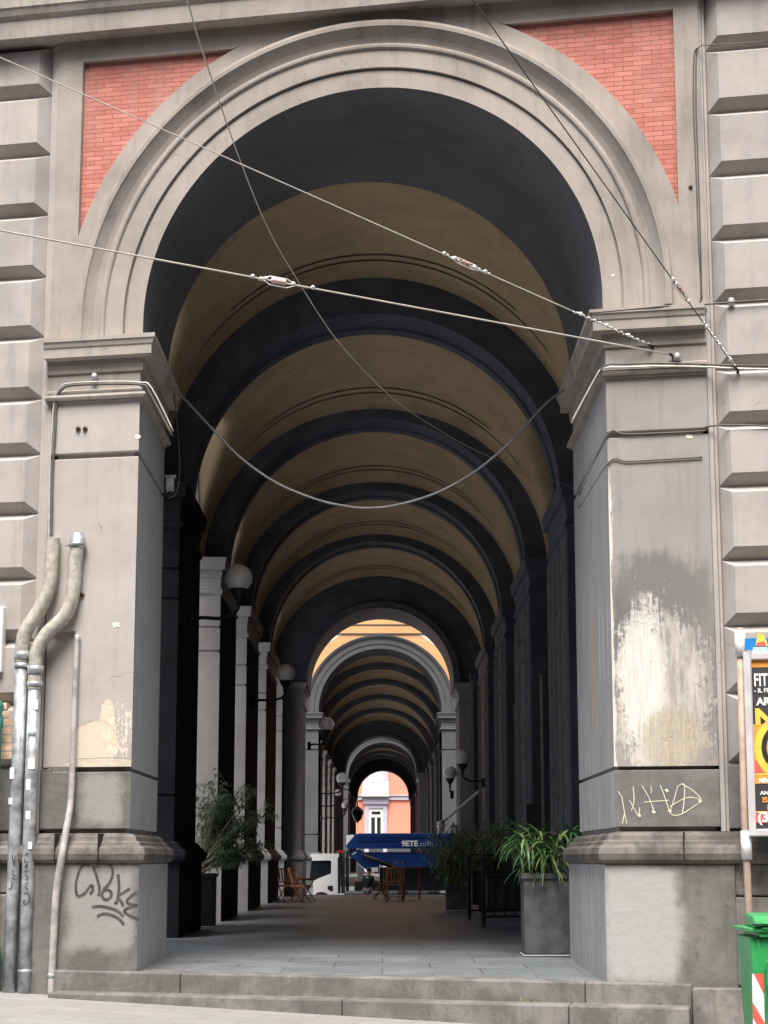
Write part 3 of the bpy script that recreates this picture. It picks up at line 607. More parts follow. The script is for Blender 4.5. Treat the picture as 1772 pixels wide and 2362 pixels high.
# ============================================================ BUILDINGS FARTHER DOWN THE ARCADE
M['ochre_wall'] = plaster('orange_facade_paint', (.66,.37,.17), (.52,.3,.15), .4, .2, space='world')
M['cream_wall'] = plaster('cream_facade_paint', (.72,.68,.60), (.6,.56,.5), .3, .2, space='world')
M['grey_far'] = plaster('grey_facade_stone', (.085,.086,.092), (.055,.055,.06), .4, .3, space='world')
def far_block(name, label, y, yend, ribs, opens, xc, Rr, xl, xr, zs, colour=True):
    B = thing(name, label, 'building', (0,y,0)); cr = V0+ (zs-8.24)
    fn = lambda u,v,w: Vector((u,y-w,v))
    k = Rr/3.0
    m = MB(); arc_sweep(m, [(Rr,0),(Rr+.22,0),(Rr+.23,.04),(Rr+.48,.05),(Rr+.5,.1),(Rr+.6,.16),(Rr+.66,.16),(Rr+.67,.0)], xc, zs, zs-.2, fn, 64); P(m.build('archivolt', M['grey_far'], B))
    m = MB(); a_ = [Vector((u,y,v)) for u,v in arc_pts(Rr,xc,zs,0,48)]; b_ = [Vector((p.x,y+3.2,p.z)) for p in a_]; m.add(a_+b_, [(i,i+1,len(a_)+i+1,len(a_)+i) for i in range(len(a_)-1)], True); P(m.build('arch_soffit', M['grey_far'], B))
    m = MB(); arc_sweep(m, [(Rr+.67,.0),(Rr+1.12,.0)], xc, zs, zs-.2, fn, 64); P(m.build('arch_band', M['ochre_wall'], B))
    m = MB(); R2 = Rr+1.10; n = 48
    for i in range(n):
        u0_, u1_ = xc-R2+2*R2*i/n, xc-R2+2*R2*(i+1)/n; f = lambda u: zs+math.sqrt(max(0,R2*R2-(u-xc)**2))
        zt_ = zs+Rr+.68; m.quad((u0_,y-.01,min(zt_,f(u0_))),(u1_,y-.01,min(zt_,f(u1_))),(u1_,y-.01,zt_),(u0_,y-.01,zt_))
    P(m.build('spandrel_panel', M['cream_wall'], B, fix=False))
    zt = zs+R2-.3
    m = MB(); m.box((xc-9,y+.02,0),(xc-R2,y+3.1,zt)); m.box((xc+R2,y+.02,0),(xc+9,y+3.1,zt)); P(m.build('front_wall', M['ochre_wall'], B))
    m = MB(); m.box((xc-9,y-.02,zs+Rr+.68),(xc+9,y+3.1,zs+R2+6)); P(m.build('upper_wall', M['ochre_wall'], B))
    m = MB(); m.box((xc-9,y-.05,zs+Rr+.68),(xc+9,y-.021,zs+Rr+.74)); m.box((xc-9,y-.05,zs+Rr+1.12),(xc+9,y-.021,zs+Rr+1.17)); m.box((xc-9,y-.08,zs+Rr+1.62),(xc+9,y-.021,zs+Rr+1.7)); P(m.build('string_course', M['grey_far'], B))
    for sx in (-1,1):
        X = xc+sx*Rr; pth = [(X+sx*1.3,y),(X,y),(X,y+3.2),(X+sx*1.0,y+3.2)]; sd = 1 if sx < 0 else -1; dz = zs-.1-8.09
        m = MB(); m.sweep([(X+sx*1.3,y-.02),(X,y-.02),(X,y+3.2)], [(0,0),(0,2.42),(-.04,2.43),(-.04,2.5),(0,2.51),(0,6.4),(-.04,6.41),(-.04,6.47),(0,6.48),(0,7.5)], side=sd); s = P(m.build('front_pier', M['grey_far'], B))
        mm = MB(); mm.sweep(pth, [(o+.02,z+dz) for o,z in IMP], side=sd); mm.build('impost', M['grey_far'], s)
        mm = MB(); mm.sweep(pth, [(.15,-1),(.15,1.27)]+BASE, side=sd); mm.build('base', M['grey_far'], s)
    interior(B, xl, xr, ribs, opens, y+3.2, yend, zs=8.09, detail=False)
    end_wall(B, yend, yend+3, xc+.0, 2.7, 7.9, xl, xr, M['rib'], M['rib'])
    m = MB(); m.box((xr+1.3,y+3.1,-1),(xr+5,yend+2.9,13.4)); m.box((-4.9,y+3.2,13.4),(xr+5,yend+2.9,17)); P(m.build('side_block', M['ochre_wall'], B))
    arcade_floor('floor', y-.3, y-.3, yend+3, dip=False)
    return B
B2 = far_block('arcade_building', 'second arcaded building beyond the side street, ochre front with grey arch and cream corners', 91.1, 147, [(103.0,104.6),(112.4,114),(123.2,124.8),(134.6,136.2)], [(96,101.5),(106.5,110.5),(116,121),(127,132),(138.5,143.5)], -.1, 2.93, -3.6, 3.4, 8.33)
B3 = far_block('arcade_building', 'third and farthest arcaded building framing the pink palace', 169, 204, [(178,179.6),(188,189.6),(196,197.6)], [(173.5,177),(181,186),(191,195)], .1, 3.1, -3.4, 3.5, 8.35)
# pink palace closing the view
M['pink'] = plaster('salmon_facade_paint', (.86,.30,.20), (.74,.26,.18), .3, .15, space='world')
M['lilac'] = plaster('lilac_grey_trim', (.50,.48,.55), (.4,.38,.45), .3, .2, space='world')
M['glass_dark'] = simple('dark_window_glass', (.03,.035,.02), .1)
def at(px, py, Y):
    x=(px-886)/F_PX; y=-(py-1181)/F_PX; d=Vector((x, math.cos(PITCH)-y*math.sin(PITCH), math.sin(PITCH)+y*math.cos(PITCH)))
    d = Matrix.Rotation(YAW,3,'Z') @ d; k = Y/d.y; return Vector((d.x*k, Y, EYE+d.z*k))
def onF(px, py, w=0):
    x=(px-886)/F_PX; y=-(py-1181)/F_PX; d=Vector((x, math.cos(PITCH)-y*math.sin(PITCH), math.sin(PITCH)+y*math.cos(PITCH)))
    d = Matrix.Rotation(YAW,3,'Z') @ d; n = Vector((-SA,-CA,0)); k = (w-YC*CA)/d.dot(n); return Vector((0,0,EYE))+d*k
YP = 245.0
PB = thing('palace', 'salmon pink palace with white balcony and grey trim closing the far end', 'building', (0,YP,0))
a0, b0 = at(835,1836,YP), at(900,1845,YP)
zbase = at(0,1932,YP).z; m = MB(); m.box((-22,YP,zbase),(22,YP+12,26)); P(m.build('facade', M['pink'], PB)); m = MB(); m.box((-22,YP-.1,-1),(22,YP+12,zbase-.01)); P(m.build('stone_base', M['grey_far'], PB))
z1, z0 = at(880,1834,YP).z, at(880,1845,YP).z
m = MB(); m.box((-22,YP-.25,z0),(22,YP-.01,z1)); m.box((-22,YP-.4,z1-.12),(22,YP-.26,z1)); P(m.build('string_course', M['lilac'], PB))
xa, xb = at(841,1850,YP).x, at(893,1850,YP).x; xd0, xd1 = at(851,1870,YP).x, at(884,1870,YP).x
m = MB(); m.box((xa,YP-.3,-1),(xd0,YP-.01,z0)); m.box((xd1,YP-.3,-1),(xb,YP-.01,z0)); m.box((xd0,YP-.3,at(0,1864,YP).z),(xd1,YP-.01,z0)); m.box((xa-.2,YP-.55,z0-.5),(xb+.2,YP-.301,z0)); P(m.build('window_surround', M['lilac'], PB))
zt = at(0,1864,YP).z
m = MB(); m.box((xd0,YP-.12,zt-4.6),(xd1,YP-.02,zt)); wf = P(m.build('window', M['white'], PB))
m = MB(); wd = xd1-xd0; m.box((xd0+.35,YP-.14,zt-.8),(xd1-.35,YP-.121,zt-.42)); m.box((xd0+.3,YP-.14,zt-4.3),(xd0+wd/2-.12,YP-.121,zt-1.15)); m.box((xd0+wd/2+.12,YP-.14,zt-4.3),(xd1-.3,YP-.121,zt-1.15)); m.build('pane', M['glass_dark'], wf)
zb = at(0,1833,YP).z; zr = at(0,1803,YP).z; bx0, bx1 = at(835.6,1803,YP).x, at(897,1803,YP).x
m = MB(); m.box((bx0-.1,YP-1.1,zb-.25),(bx1+.1,YP-.01,zb)); bal = P(m.build('balcony', M['cream_wall'], PB))
m = MB(); m.box((bx0,YP-1.05,zr-.1),(bx1,YP-.97,zr))
for i in range(23): x = bx0+.05+(bx1-bx0-.1)*i/22; m.box((x-.03,YP-1.04,zb),(x+.03,YP-.98,zr-.1))
m.build('railing', M['white'], bal)
m = MB(); m.box((bx0+.9,YP-.96,zb),(bx1-.9,YP-.90,zr-.2)); m.build('privacy_screen', M['white'], bal)
ux0, ux1 = at(850,1800,YP).x, at(885,1800,YP).x
m = MB(); m.box((ux0,YP-.12,zb),(ux1,YP-.02,zb+5.2)); u_ = P(m.build('window', M['white'], PB)); m = MB(); m.box((ux0+.35,YP-.14,zb+.8),(ux0+.75,YP-.121,zb+1.7)); m.box((ux1-.75,YP-.14,zb+.8),(ux1-.35,YP-.121,zb+1.7)); m.build('pane', M['glass_dark'], u_)
m = MB(); m.box((ux0-.7,YP-.3,zb),(ux0-.001,YP-.02,zb+6)); m.box((ux1+.001,YP-.3,zb),(ux1+.6,YP-.02,zb+6)); P(m.build('upper_surround', M['lilac'], PB))
# ============================================================ LAMPS
def lamp_upright(loc, r, wallx, label, group='globe lamps along the arcade', kind='wall'):
    t = thing('globe_lamp', label, 'lamp', loc, 0, group)
    m = MB(); m.lathe([(0.001,-r)]+[(r*math.sin(math.pi*i/14), -r*math.cos(math.pi*i/14)) for i in range(1,14)]+[(0.001,r)], 24); m.build('globe', M['globe'], t)
    m = MB(); m.lathe([(.01,-r-.34),(.03,-r-.3),(.05,-r-.22),(.03,-r-.18),(.09,-r-.1),(r*.62,-r*.93),(r*.66,-r*.72),(r*.6,-r*.75)], 16); m.build('cup', M['iron'], t)
    m = MB(); dx = wallx-loc[0]; s_ = 1 if dx > 0 else -1
    pts = [Vector((0,0,-r-.3)), Vector((dx*.1,0,-r-.42)), Vector((dx*.4,0,-r-.5)), Vector((dx*.75,0,-r-.48)), Vector((dx,0,-r-.55))]
    m.tube(pts, .035, 8); m.lathe([(.0,0),(.07,0),(.07,.3),(.0,.3)], 10, c=(dx-s_*.02,0,-r-.7)); m.build('bracket', M['iron'], t)
    return t
l1 = at(551,1334,35.5); lamp_upright(l1, .262, -3.62, 'large white globe lamp nearest the camera, on the left row of piers')
l2 = at(659,1553,53.0); lamp_upright(l2, .262, -3.62, 'white globe lamp on the left row, third pier in')
l3 = at(755,1671,72.5); lamp_upright(l3, .262, -2.78, 'white globe lamp at left side of the end arch')
r1 = at(1067,1747,62.5); lamp_upright(r1, .272, 3.3, 'upper of the two white globe lamps on the right')
r2 = at(1038,1783,73); lamp_upright(r2, .268, 2.66, 'lower of the two white globe lamps on the right, farther in')
for px,py,Y,r_,lab in ((789,1795,97,.28,'dim globe lamp left of the second arch'),(780,1829,102,.2,'small pale globe lamp low inside the second arcade'),(796,1858,110,.2,'small low globe lamp beside the pink palace opening, second arcade')):
    q = at(px,py,Y); lamp_upright(q, r_, -3.5 if Y > 95 else -3.0, lab)
q = at(825,1877,150); t = thing('hanging_lantern', 'dark ornate lantern hanging at left edge of the far opening', 'lantern', q)
m = MB(); m.lathe([(.01,-.75),(.1,-.6),(.3,-.45),(.42,-.1),(.5,.1),(.42,.3),(.25,.45),(.06,.6),(.02,.9)], 8); m.build('lantern_body', M['iron'], t)
m = MB(); m.tube([(0,0,.85),(-.5,0,1.0),(-2.75-q.x+.1,0,.7)], .05, 6); m.build('arm', M['iron'], t)
# ============================================================ TRUCK WITH CRANE
YT = 81.0; SP = YT/F_PX*1.0
def T(px, py, Y=YT): return at(px, py, Y)
tr = thing('crane_truck', 'white cab truck carrying a folded blue hydraulic crane boom', 'truck', (-1,YT,-.78))
def side_poly(m, pts, Y, dep): m.extrude([T(x,y,Y) for x,y in pts], (0,dep,0))
M['truck_white'] = simple('white_truck_paint', (.85,.85,.83), .3, 0, .02)
M['blue'] = simple('blue_crane_paint', (.010,.042,.18), .35, 0, .12, 3)
M['window_dark'] = simple('dark_glass', (.012,.016,.02), .08)
m = MB()
s_ = 160/1659; ox, oy = 700, 1940
cabp = [(155,318),(250,300),(845,300),(850,370),(818,400),(820,1270),(720,1310),(640,1330),(560,1250),(450,1215),(330,1230),(235,1330),(225,945),(660,775),(668,500),(650,465),(195,470),(215,420),(165,345)]
side_poly(m, [(ox+x*s_, oy+y*s_) for x,y in cabp], YT, 2.1); cab = P(m.build('cab', M['truck_white'], tr))
m = MB(); side_poly(m, [(ox+x*s_, oy+y*s_) for x,y in [(195,468),(668,466),(668,780),(225,948),(150,950),(150,900)]], YT+.06, 1.95); m.build('cab_window', M['window_dark'], cab)
m = MB(); side_poly(m, [(ox+x*s_, oy+y*s_) for x,y in [(575,1110),(600,1070),(705,1070),(705,1195),(660,1195),(590,1160)]], YT-.02, .05); m.build('air_intake', M['iron'], cab)
wz = -.78+.42
def wheel(X, par):
    m = MB(); MM = Matrix.Translation((X,YT+.02,wz)) @ Matrix.Rotation(-math.pi/2,4,'X')
    m.lathe([(.2,0),(.36,0),(.42,.03),(.42,.26),(.36,.3),(.2,.3)], 20, M=MM); w_ = P(m.build('wheel', M['iron'], par)); m = MB(); m.lathe([(.001,.02),(.12,-.02),(.2,.03)], 14, M=MM); m.build('rim', M['galv'], w_)
wheel(T(745,2060).x, tr); wheel(T(930,2060).x, tr); wheel(T(1000,2060).x, tr)
s_ = 250/1659; ox, oy = 790, 1910
def bp(pts): return [(ox+x*s_, oy+y*s_) for x,y in pts]
m = MB(); side_poly(m, bp([(200,95),(250,80),(2600,75),(2600,290),(200,310),(110,330),(60,290),(75,240)]), YT+.3, .55); up = P(m.build('upper_boom', M['blue'], tr, bevel=.02))
m = MB(); side_poly(m, bp([(260,300),(2600,300),(2600,310),(260,318)]), YT+.25, .65); side_poly(m, bp([(215,130),(2500,125),(2500,135),(215,140)]), YT+.27, .02); side_poly(m, bp([(240,185),(880,182),(880,192),(240,195)]), YT+.27, .02); m.build('boom_rib', M['blue'], up)
m = MB(); side_poly(m, bp([(170,330),(270,330),(330,368),(2300,360),(2300,590),(700,600),(560,560),(560,700),(390,660),(180,480),(120,420)]), YT+.35, .5); lb = P(m.build('lower_boom', M['blue'], tr, bevel=.02))
m = MB(); m.tube([T(ox+290*s_, oy+400*s_, YT+.3), T(ox+780*s_, oy+590*s_, YT+.3)], .09, 10); m.build('hydraulic_ram', M['iron'], lb)
m = MB(); side_poly(m, bp([(60,110),(170,100),(170,150),(60,260)]), YT+.6, .1); side_poly(m, bp([(150,400),(205,362),(215,372),(165,412)]), YT+.32, .03); side_poly(m, bp([(437,605),(545,598),(545,668),(437,672)]), YT+.32, .03); m.build('data_plate', M['sticker'], lb)
m = MB(); side_poly(m, bp([(40,965),(1500,960),(1500,1000),(40,1005)]), YT+.1, .1); P(m.build('side_rail', M['galv'], tr)); m = MB(); side_poly(m, bp([(30,1005),(2500,1000),(2500,1150),(30,1150)]), YT+.25, 1.5); side_poly(m, bp([(185,820),(560,815),(560,965),(185,965)]), YT+.5, 1.2); P(m.build('chassis', M['iron'], tr))
m = MB(); side_poly(m, bp([(570,605),(2500,600),(2500,960),(570,960)]), YT+.62, .8); P(m.build('tool_body', M['iron'], tr))
m = MB()
for i,(xx,ww) in enumerate(((0,70),(80,60),(150,50))): side_poly(m, bp([(xx-100,360),(xx-100+ww,330),(xx-100+ww,1000),(xx-100,1000)]), YT+.5+.2*i, .25)
P(m.build('crane_column', simple('grey_machinery', (.09,.09,.085), .5), tr))
m = MB(); side_poly(m, bp([(225,540),(345,655),(325,740),(345,810),(235,805)]), YT+1.2, .1); P(m.build('rear_panel', M['cream_wall'], tr))
M['amber'] = simple('amber_marker_lens', (.95,.55,.08), .3)
for xx in (135,1270):
    m = MB(); side_poly(m, bp([(xx-20,1015),(xx+20,1015),(xx+20,1065),(xx-20,1065)]), YT+.05, .05); P(m.build('marker_light', M['amber'], tr))
m = MB()
for i,c_ in enumerate((0,1,2)): side_poly(m, [(ox0,oy0) for ox0,oy0 in ((779+i*5,1962),(783+i*5,1962),(783+i*5,1967),(779+i*5,1967))], YT+.4, .1)
P(m.build('warning_beacon', simple('red_lens', (.5,.03,.02), .3), tr))
def text_mesh(txt, size, mat, name, mw, parent=None, off=0.0, ext=.004, sx=1.0):
    cu = bpy.data.curves.new('t', 'FONT'); cu.body = txt; cu.size = size; cu.extrude = ext; cu.offset = off
    ob = bpy.data.objects.new('t', cu); C.objects.link(ob); dg = bpy.context.evaluated_depsgraph_get(); dg.update()
    me = bpy.data.meshes.new_from_object(ob.evaluated_get(dg)); bpy.data.objects.remove(ob)
    me.name = name; me.materials.clear(); me.materials.append(mat); me.transform(mw @ Matrix.Diagonal((sx,1,1,1)))
    o = bpy.data.objects.new(name, me); C.objects.link(o)
    if parent is not None: o.parent = parent
    return o
UP = Matrix.Rotation(math.pi/2,4,'X')
p_ = T(ox+905*s_, oy+275*s_, YT+.28)
text_mesh('9ETE', .31, M['sticker'], 'lettering', Matrix.Translation(p_) @ UP, up, .012, sx=1.05)
p_ = T(ox+1185*s_, oy+275*s_, YT+.28); text_mesh('cullk.', .30, simple('faded_lettering', (.45,.52,.62), .5), 'lettering', Matrix.Translation(p_) @ UP, up, .0)
# ============================================================ PERSON BY THE TRUCK
def skin_body(name, joints, edges, mat, parent=None, sub=2):
    me = bpy.data.meshes.new(name); me.from_pydata([j[0] for j in joints], edges, []); o = bpy.data.objects.new(name, me); C.objects.link(o)
    sk = o.modifiers.new('skin', 'SKIN'); 
    for i, j in enumerate(joints):
        me.skin_vertices[0].data[i].radius = j[1]
    me.skin_vertices[0].data[0].use_root = True
    ss = o.modifiers.new('sub', 'SUBSURF'); ss.levels = sub; ss.render_levels = sub; me.materials.append(mat)
    if parent is not None: o.parent = parent
    return o
def person(loc, rz, label):
    t = thing('person', label, 'person', loc, rz)
    skinm = simple('skin', (.52,.33,.25), .6); coat = simple('black_jacket', (.018,.018,.022), .8); pants = simple('grey_beige_trousers', (.30,.28,.25), .8)
    J = [((0,0,.92),(.14,.11)),((0,-.02,1.12),(.13,.10)),((0,-.06,1.32),(.16,.11)),((0,-.1,1.46),(.06,.06)),((0,-.14,1.56),(.075,.09)),((0,-.15,1.68),(.07,.08)),
         ((.19,-.07,1.38),(.06,.06)),((.26,-.12,1.12),(.048,.048)),((.2,-.34,1.02),(.036,.036)),((.19,-.42,1.02),(.03,.04)),
         ((-.19,-.07,1.38),(.06,.06)),((-.25,-.06,1.1),(.048,.048)),((-.2,-.26,.95),(.036,.036)),((-.19,-.34,.94),(.03,.04)),
         ((.1,0,.86),(.1,.1)),((.12,-.02,.48),(.07,.07)),((.12,.04,.09),(.045,.045)),((.13,-.12,.04),(.04,.035)),
         ((-.1,0,.86),(.1,.1)),((-.12,-.06,.48),(.07,.07)),((-.13,.0,.09),(.045,.045)),((-.14,-.16,.04),(.04,.035))]
    E = [(0,1),(1,2),(2,3),(3,4),(4,5),(2,6),(6,7),(7,8),(8,9),(2,10),(10,11),(11,12),(12,13),(0,14),(14,15),(15,16),(16,17),(0,18),(18,19),(19,20),(20,21)]
    skin_body('body', J, E, skinm, t)
    Jc = [((0,0,.88),(.17,.14)),((0,-.02,1.12),(.165,.135)),((0,-.06,1.34),(.185,.135)),((0,-.09,1.45),(.09,.08)),((.2,-.07,1.38),(.08,.08)),((.265,-.12,1.12),(.066,.066)),((.205,-.32,1.02),(.052,.052)),((-.2,-.07,1.38),(.08,.08)),((-.255,-.06,1.1),(.066,.066)),((-.205,-.24,.96),(.052,.052))]
    skin_body('jacket', Jc, [(0,1),(1,2),(2,3),(2,4),(4,5),(5,6),(2,7),(7,8),(8,9)], coat, t)
    Jp = [((0,0,.9),(.15,.125)),((.1,0,.84),(.112,.112)),((.12,-.02,.48),(.088,.088)),((.12,.04,.12),(.07,.07)),((-.1,0,.84),(.112,.112)),((-.12,-.06,.48),(.088,.088)),((-.13,0,.12),(.07,.07))]
    skin_body('trousers', Jp, [(0,1),(1,2),(2,3),(0,4),(4,5),(5,6)], pants, t)
    m = MB(); m.lathe([(.001,.13),(.06,.115),(.095,.07),(.105,0),(.1,-.05),(.085,-.05)], 14, c=(0,-.125,1.66)); m.build('hair', M['iron'], t)
    m = MB()
    for sx in (-1,1): m.lathe([(.001,.014),(.012,.008),(.014,0),(.001,-.012)], 8, c=(sx*.032,-.235,1.65))
    m.build('eyes', M['iron'], t)
    m = MB(); m.add([(-.015,-.235,1.6),(.015,-.235,1.6),(0,-.262,1.605),(0,-.235,1.65)], [(0,1,2),(0,2,3),(1,3,2),(0,3,1)]); m.build('nose', skinm, t)
    for sx in (-1,1):
        m = MB(); bx, by, bz = (.19,-.42,1.02) if sx > 0 else (-.19,-.34,.94)
        for k in range(4): m.tube([(bx-.03+k*.02,by-.02,bz),(bx-.03+k*.02,by-.07-.01*(k in (1,2)),bz-.01),(bx-.03+k*.02,by-.09,bz-.035)], [.01,.009,.007], 6)
        m.tube([(bx-sx*.035,by+.01,bz),(bx-sx*.06,by-.02,bz-.01),(bx-sx*.055,by-.05,bz-.02)], [.012,.01,.008], 6); m.build('fingers', skinm, t)
        m = MB(); fx = .13*sx; m.box((fx-.05,-.24 if sx < 0 else -.2,0),(fx+.05,.08,.09)); m.build('shoe', M['iron'], t, bevel=.025)
    return t
pp = at(848,2064,77.5); person((pp.x,77.5,-.76), R(150), 'person in black jacket and pale trousers working beside the truck')
# ============================================================ FURNITURE
M['teak'] = simple('reddish_teak', (.48,.20,.09), .5, 0, .35, 9)
def folding_chair(loc, rz, label, folded=False):
    t = thing('folding_chair', label, 'chair', loc, rz, 'slatted teak folding furniture')
    w = .23
    for sx in (-1,1):
        m = MB(); m.tube([(sx*w,-.22,0),(sx*w,.1,.42),(sx*w,.24,.9)], .017, 6); m.build('back_leg', M['teak'], t)
        m = MB(); m.tube([(sx*(w-.035),.24,0),(sx*(w-.035),-.2,.44)], .017, 6); m.build('front_leg', M['teak'], t)
    m = MB()
    for i in range(7): y = -.22+i*.062; m.box((-w+.01,y,.435),(w-.01,y+.045,.455))
    m.box((-w+.02,-.22,.41),(-w+.045,.2,.434)); m.box((w-.045,-.22,.41),(w-.02,.2,.434)); m.build('seat', M['teak'], t)
    m = MB()
    for i in range(5): x = -w+.05+i*.09; m.add([Vector(q) for q in ((x,.14,.52),(x+.045,.14,.52),(x+.045,.235,.86),(x,.235,.86),(x,.155,.52),(x+.045,.155,.52),(x+.045,.25,.86),(x,.25,.86))], [(0,1,2,3),(7,6,5,4),(0,4,5,1),(1,5,6,2),(2,6,7,3),(3,7,4,0)])
    m.tube([(-w,.245,.87),(w,.245,.87)], .02, 6); m.tube([(-w,.135,.51),(w,.135,.51)], .014, 6); m.build('backrest', M['teak'], t)
    t.scale = (1.18,1.18,1.2)
    return t
def slat_table(loc, rz, label, h=.74, s=.68):
    t = thing('folding_table', label, 'table', loc, rz, 'slatted teak folding furniture')
    m = MB()
    for i in range(9): x = -s/2+i*s/9; m.box((x,-s/2,h-.022),(x+s/9-.012,s/2,h))
    m.box((-s/2,-s/2+.05,h-.06),(s/2,-s/2+.08,h-.023)); m.box((-s/2,s/2-.08,h-.06),(s/2,s/2-.05,h-.023)); m.build('tabletop', M['teak'], t)
    for sx in (-1,1):
        m = MB(); m.tube([(sx*(s/2-.06),-s/2+.05,0),(sx*(s/2-.06),s/2-.06,h-.05)], .018, 6); m.build('leg', M['teak'], t)
        m = MB(); m.tube([(sx*(s/2-.1),s/2-.05,0),(sx*(s/2-.1),-s/2+.06,h-.05)], .018, 6); m.build('leg', M['teak'], t)
    m = MB(); m.tube([(-s/2+.06,-.2,.12),(s/2-.06,-.2,.12)], .014, 6); m.build('stretcher', M['teak'], t)
    return t
f1 = at(682,2083,60.0)
folding_chair((at(690,2080,60).x,60.6,0), R(70), 'teak folding chair at left, turned sideways beside the pier')
c2 = folding_chair((at(660,2080,60).x,61.2,0), R(35), 'teak folding chair leaning close against the left pier')
slat_table((at(700,2080,63).x,62.4,0), R(50), 'small slatted teak table behind the left chairs')
slat_table((at(905,2075,64.5).x,64.5,0), R(5), 'slatted teak table in the middle of the walk, with glasses on it', 1.08)
slat_table((at(950,2075,65.8).x,65.8,0), R(0), 'second slatted teak table, half hidden by the plants', 1.08)
folding_chair((at(912,2082,61.8).x,62.6,0), R(180), 'teak folding chair with back to the camera in front of middle table')
folding_chair((at(880,2075,66).x,66,0), R(265), 'teak folding chair at the left side of the middle table')
for dx,lab in ((0,'clear stemmed glass on the teak table, left one'),(.17,'clear stemmed glass on the teak table, right one')):
    t = at(918,2075,64.5); m = MB(); m.lathe([(.03,0),(.03,.004),(.004,.01),(.004,.09),(.03,.13),(.033,.2),(.031,.2),(.028,.135),(.001,.1)], 12, c=(0,0,0)); o = m.build('glass', simple('pale_glass', (.5,.55,.6), .1), None); o.location = (t.x+dx,64.5,1.082); tag(o, lab, 'glass', 'glasses on the teak table')
t = thing('napkin_holder', 'small white napkin holder on the teak table', 'holder', (at(910,2075,64.5).x,64.35,1.082)); m = MB(); m.box((-.07,-.04,0),(.07,.04,.012)); m.box((-.065,-.03,.013),(.065,-.02,.1)); m.build('tray', M['galv'], t); m = MB(); m.box((-.06,-.018,.013),(.06,.02,.12)); m.build('napkins', M['white'], t)
# awning
t = thing('awning', 'white awning with slanted arm folded out from the right wall', 'awning', (3.2,67,2.4))
m = MB(); a_, b_ = at(1113,1818,66), at(1020,1898,66)
d = (b_-a_); nrm = Vector((-d.z,0,d.x)).normalized()*.05
m.extrude([a_-nrm*.6,b_-nrm*.6,b_+nrm,a_+nrm], (0,2.8,0)); P(m.build('fabric', simple('white_awning_cloth', (.95,.95,.94), .8, 0, .02), t))
m = MB(); c_ = at(1020,1908,66); m.extrude([c_+Vector(q) for q in ((-.1,0,.22),(.1,0,.26),(.1,0,-.05),(.05,0,-.16),(-.1,0,-.24))], (0,2.8,0)); P(m.build('front_bar', M['white'], t, bevel=.02))
m = MB(); m.tube([at(1040,1905,66.3), at(1080,1908,66.3), at(1112,1912,66.3)], .025, 6); m.tube([at(1113,1820,66.3), at(1112,1912,66.3)], .03, 6); m.tube([at(1112,1912,66.3), Vector((3.33,66.3,at(1112,1912,66.3).z))], .03, 6); P(m.build('arm', M['galv'], t))
# ============================================================ PLANTS
M['leaf'] = simple('green_palm_leaf', (.045,.13,.035), .5, 0, .45, 9)
M['leaf_light'] = simple('yellow_green_leaf', (.22,.30,.09), .5, 0, .3, 9)
M['leaf_dark'] = simple('dull_green_leaf', (.19,.25,.11), .55, 0, .5, 9)
M['leaf_grey'] = simple('grey_green_leaf', (.22,.31,.21), .55, 0, .45, 9)
M['leaf_dry'] = simple('dry_leaf', (.30,.22,.10), .7, 0, .3, 9)
M['stem'] = simple('straw_coloured_cane', (.50,.44,.29), .7, 0, .25, 9)
M['soil'] = simple('dark_soil', (.03,.022,.016), .95)
rng = random.Random(5)
def leaf(m, base, dirn, length, width, droop, nseg=5, fold=.25):
    d = Vector(dirn).normalized(); side = d.cross(Vector((0,0,1)))
    if side.length < .1: side = Vector((1,0,0))
    side.normalize(); p = Vector(base); vs = []; step = length/nseg
    for i in range(nseg+1):
        tt = i/nseg; w = width*math.sin(math.pi*min(1,.12+.88*tt))**.8*(1-.25*tt) if i < nseg else .001
        up = side.cross(d)
        vs += [p-side*w+up*w*fold, p, p+side*w+up*w*fold]
        d = (d+Vector((0,0,-droop/nseg))).normalized(); p = p+d*step
    m.add(vs, [f for i in range(nseg) for f in ((i*3,i*3+1,i*3+4,i*3+3),(i*3+1,i*3+2,i*3+5,i*3+4))])
def planter(loc, w, d, h, label, mat, rim=True):
    t = thing('planter', label, 'planter', loc)
    m = MB(); m.box((-w/2,-d/2,.02),(w/2,d/2,h)); m.build('box', mat, t, bevel=.012)
    m = MB(); m.sweep([(-w/2,-d/2),(w/2,-d/2),(w/2,d/2),(-w/2,d/2)], [(.0,h-.07),(.03,h-.065),(.03,h),(-.03,h+.01),(-.035,h-.04)], closed=True); m.build('rim', mat, t)
    m = MB(); m.box((-w/2+.034,-d/2+.034,h-.05),(w/2-.034,d/2-.034,h-.012)); m.build('soil', M['soil'], t)
    m = MB(); m.sweep([(-w/2,-d/2),(w/2,-d/2),(w/2,d/2),(-w/2,d/2)], [(.0,0),(.02,0),(.02,.012),(.0,.012)], closed=True); m.build('base_tray', M['white'], t)
    return t
M['pot_grey'] = simple('grey_fibre_cement', (.085,.088,.09), .8, 0, .3, 5, bump=.15)
gp = (2.42, 28.05, .0)
planter(gp, .80, .7, 1.14, 'tall square grey planter just inside the right pier', M['pot_grey'])
t = thing('palm_plant', 'bright green arching lady palm in the tall grey planter', 'plant', (gp[0],gp[1],1.13))
mats = [MB(), MB(), MB(), MB()]
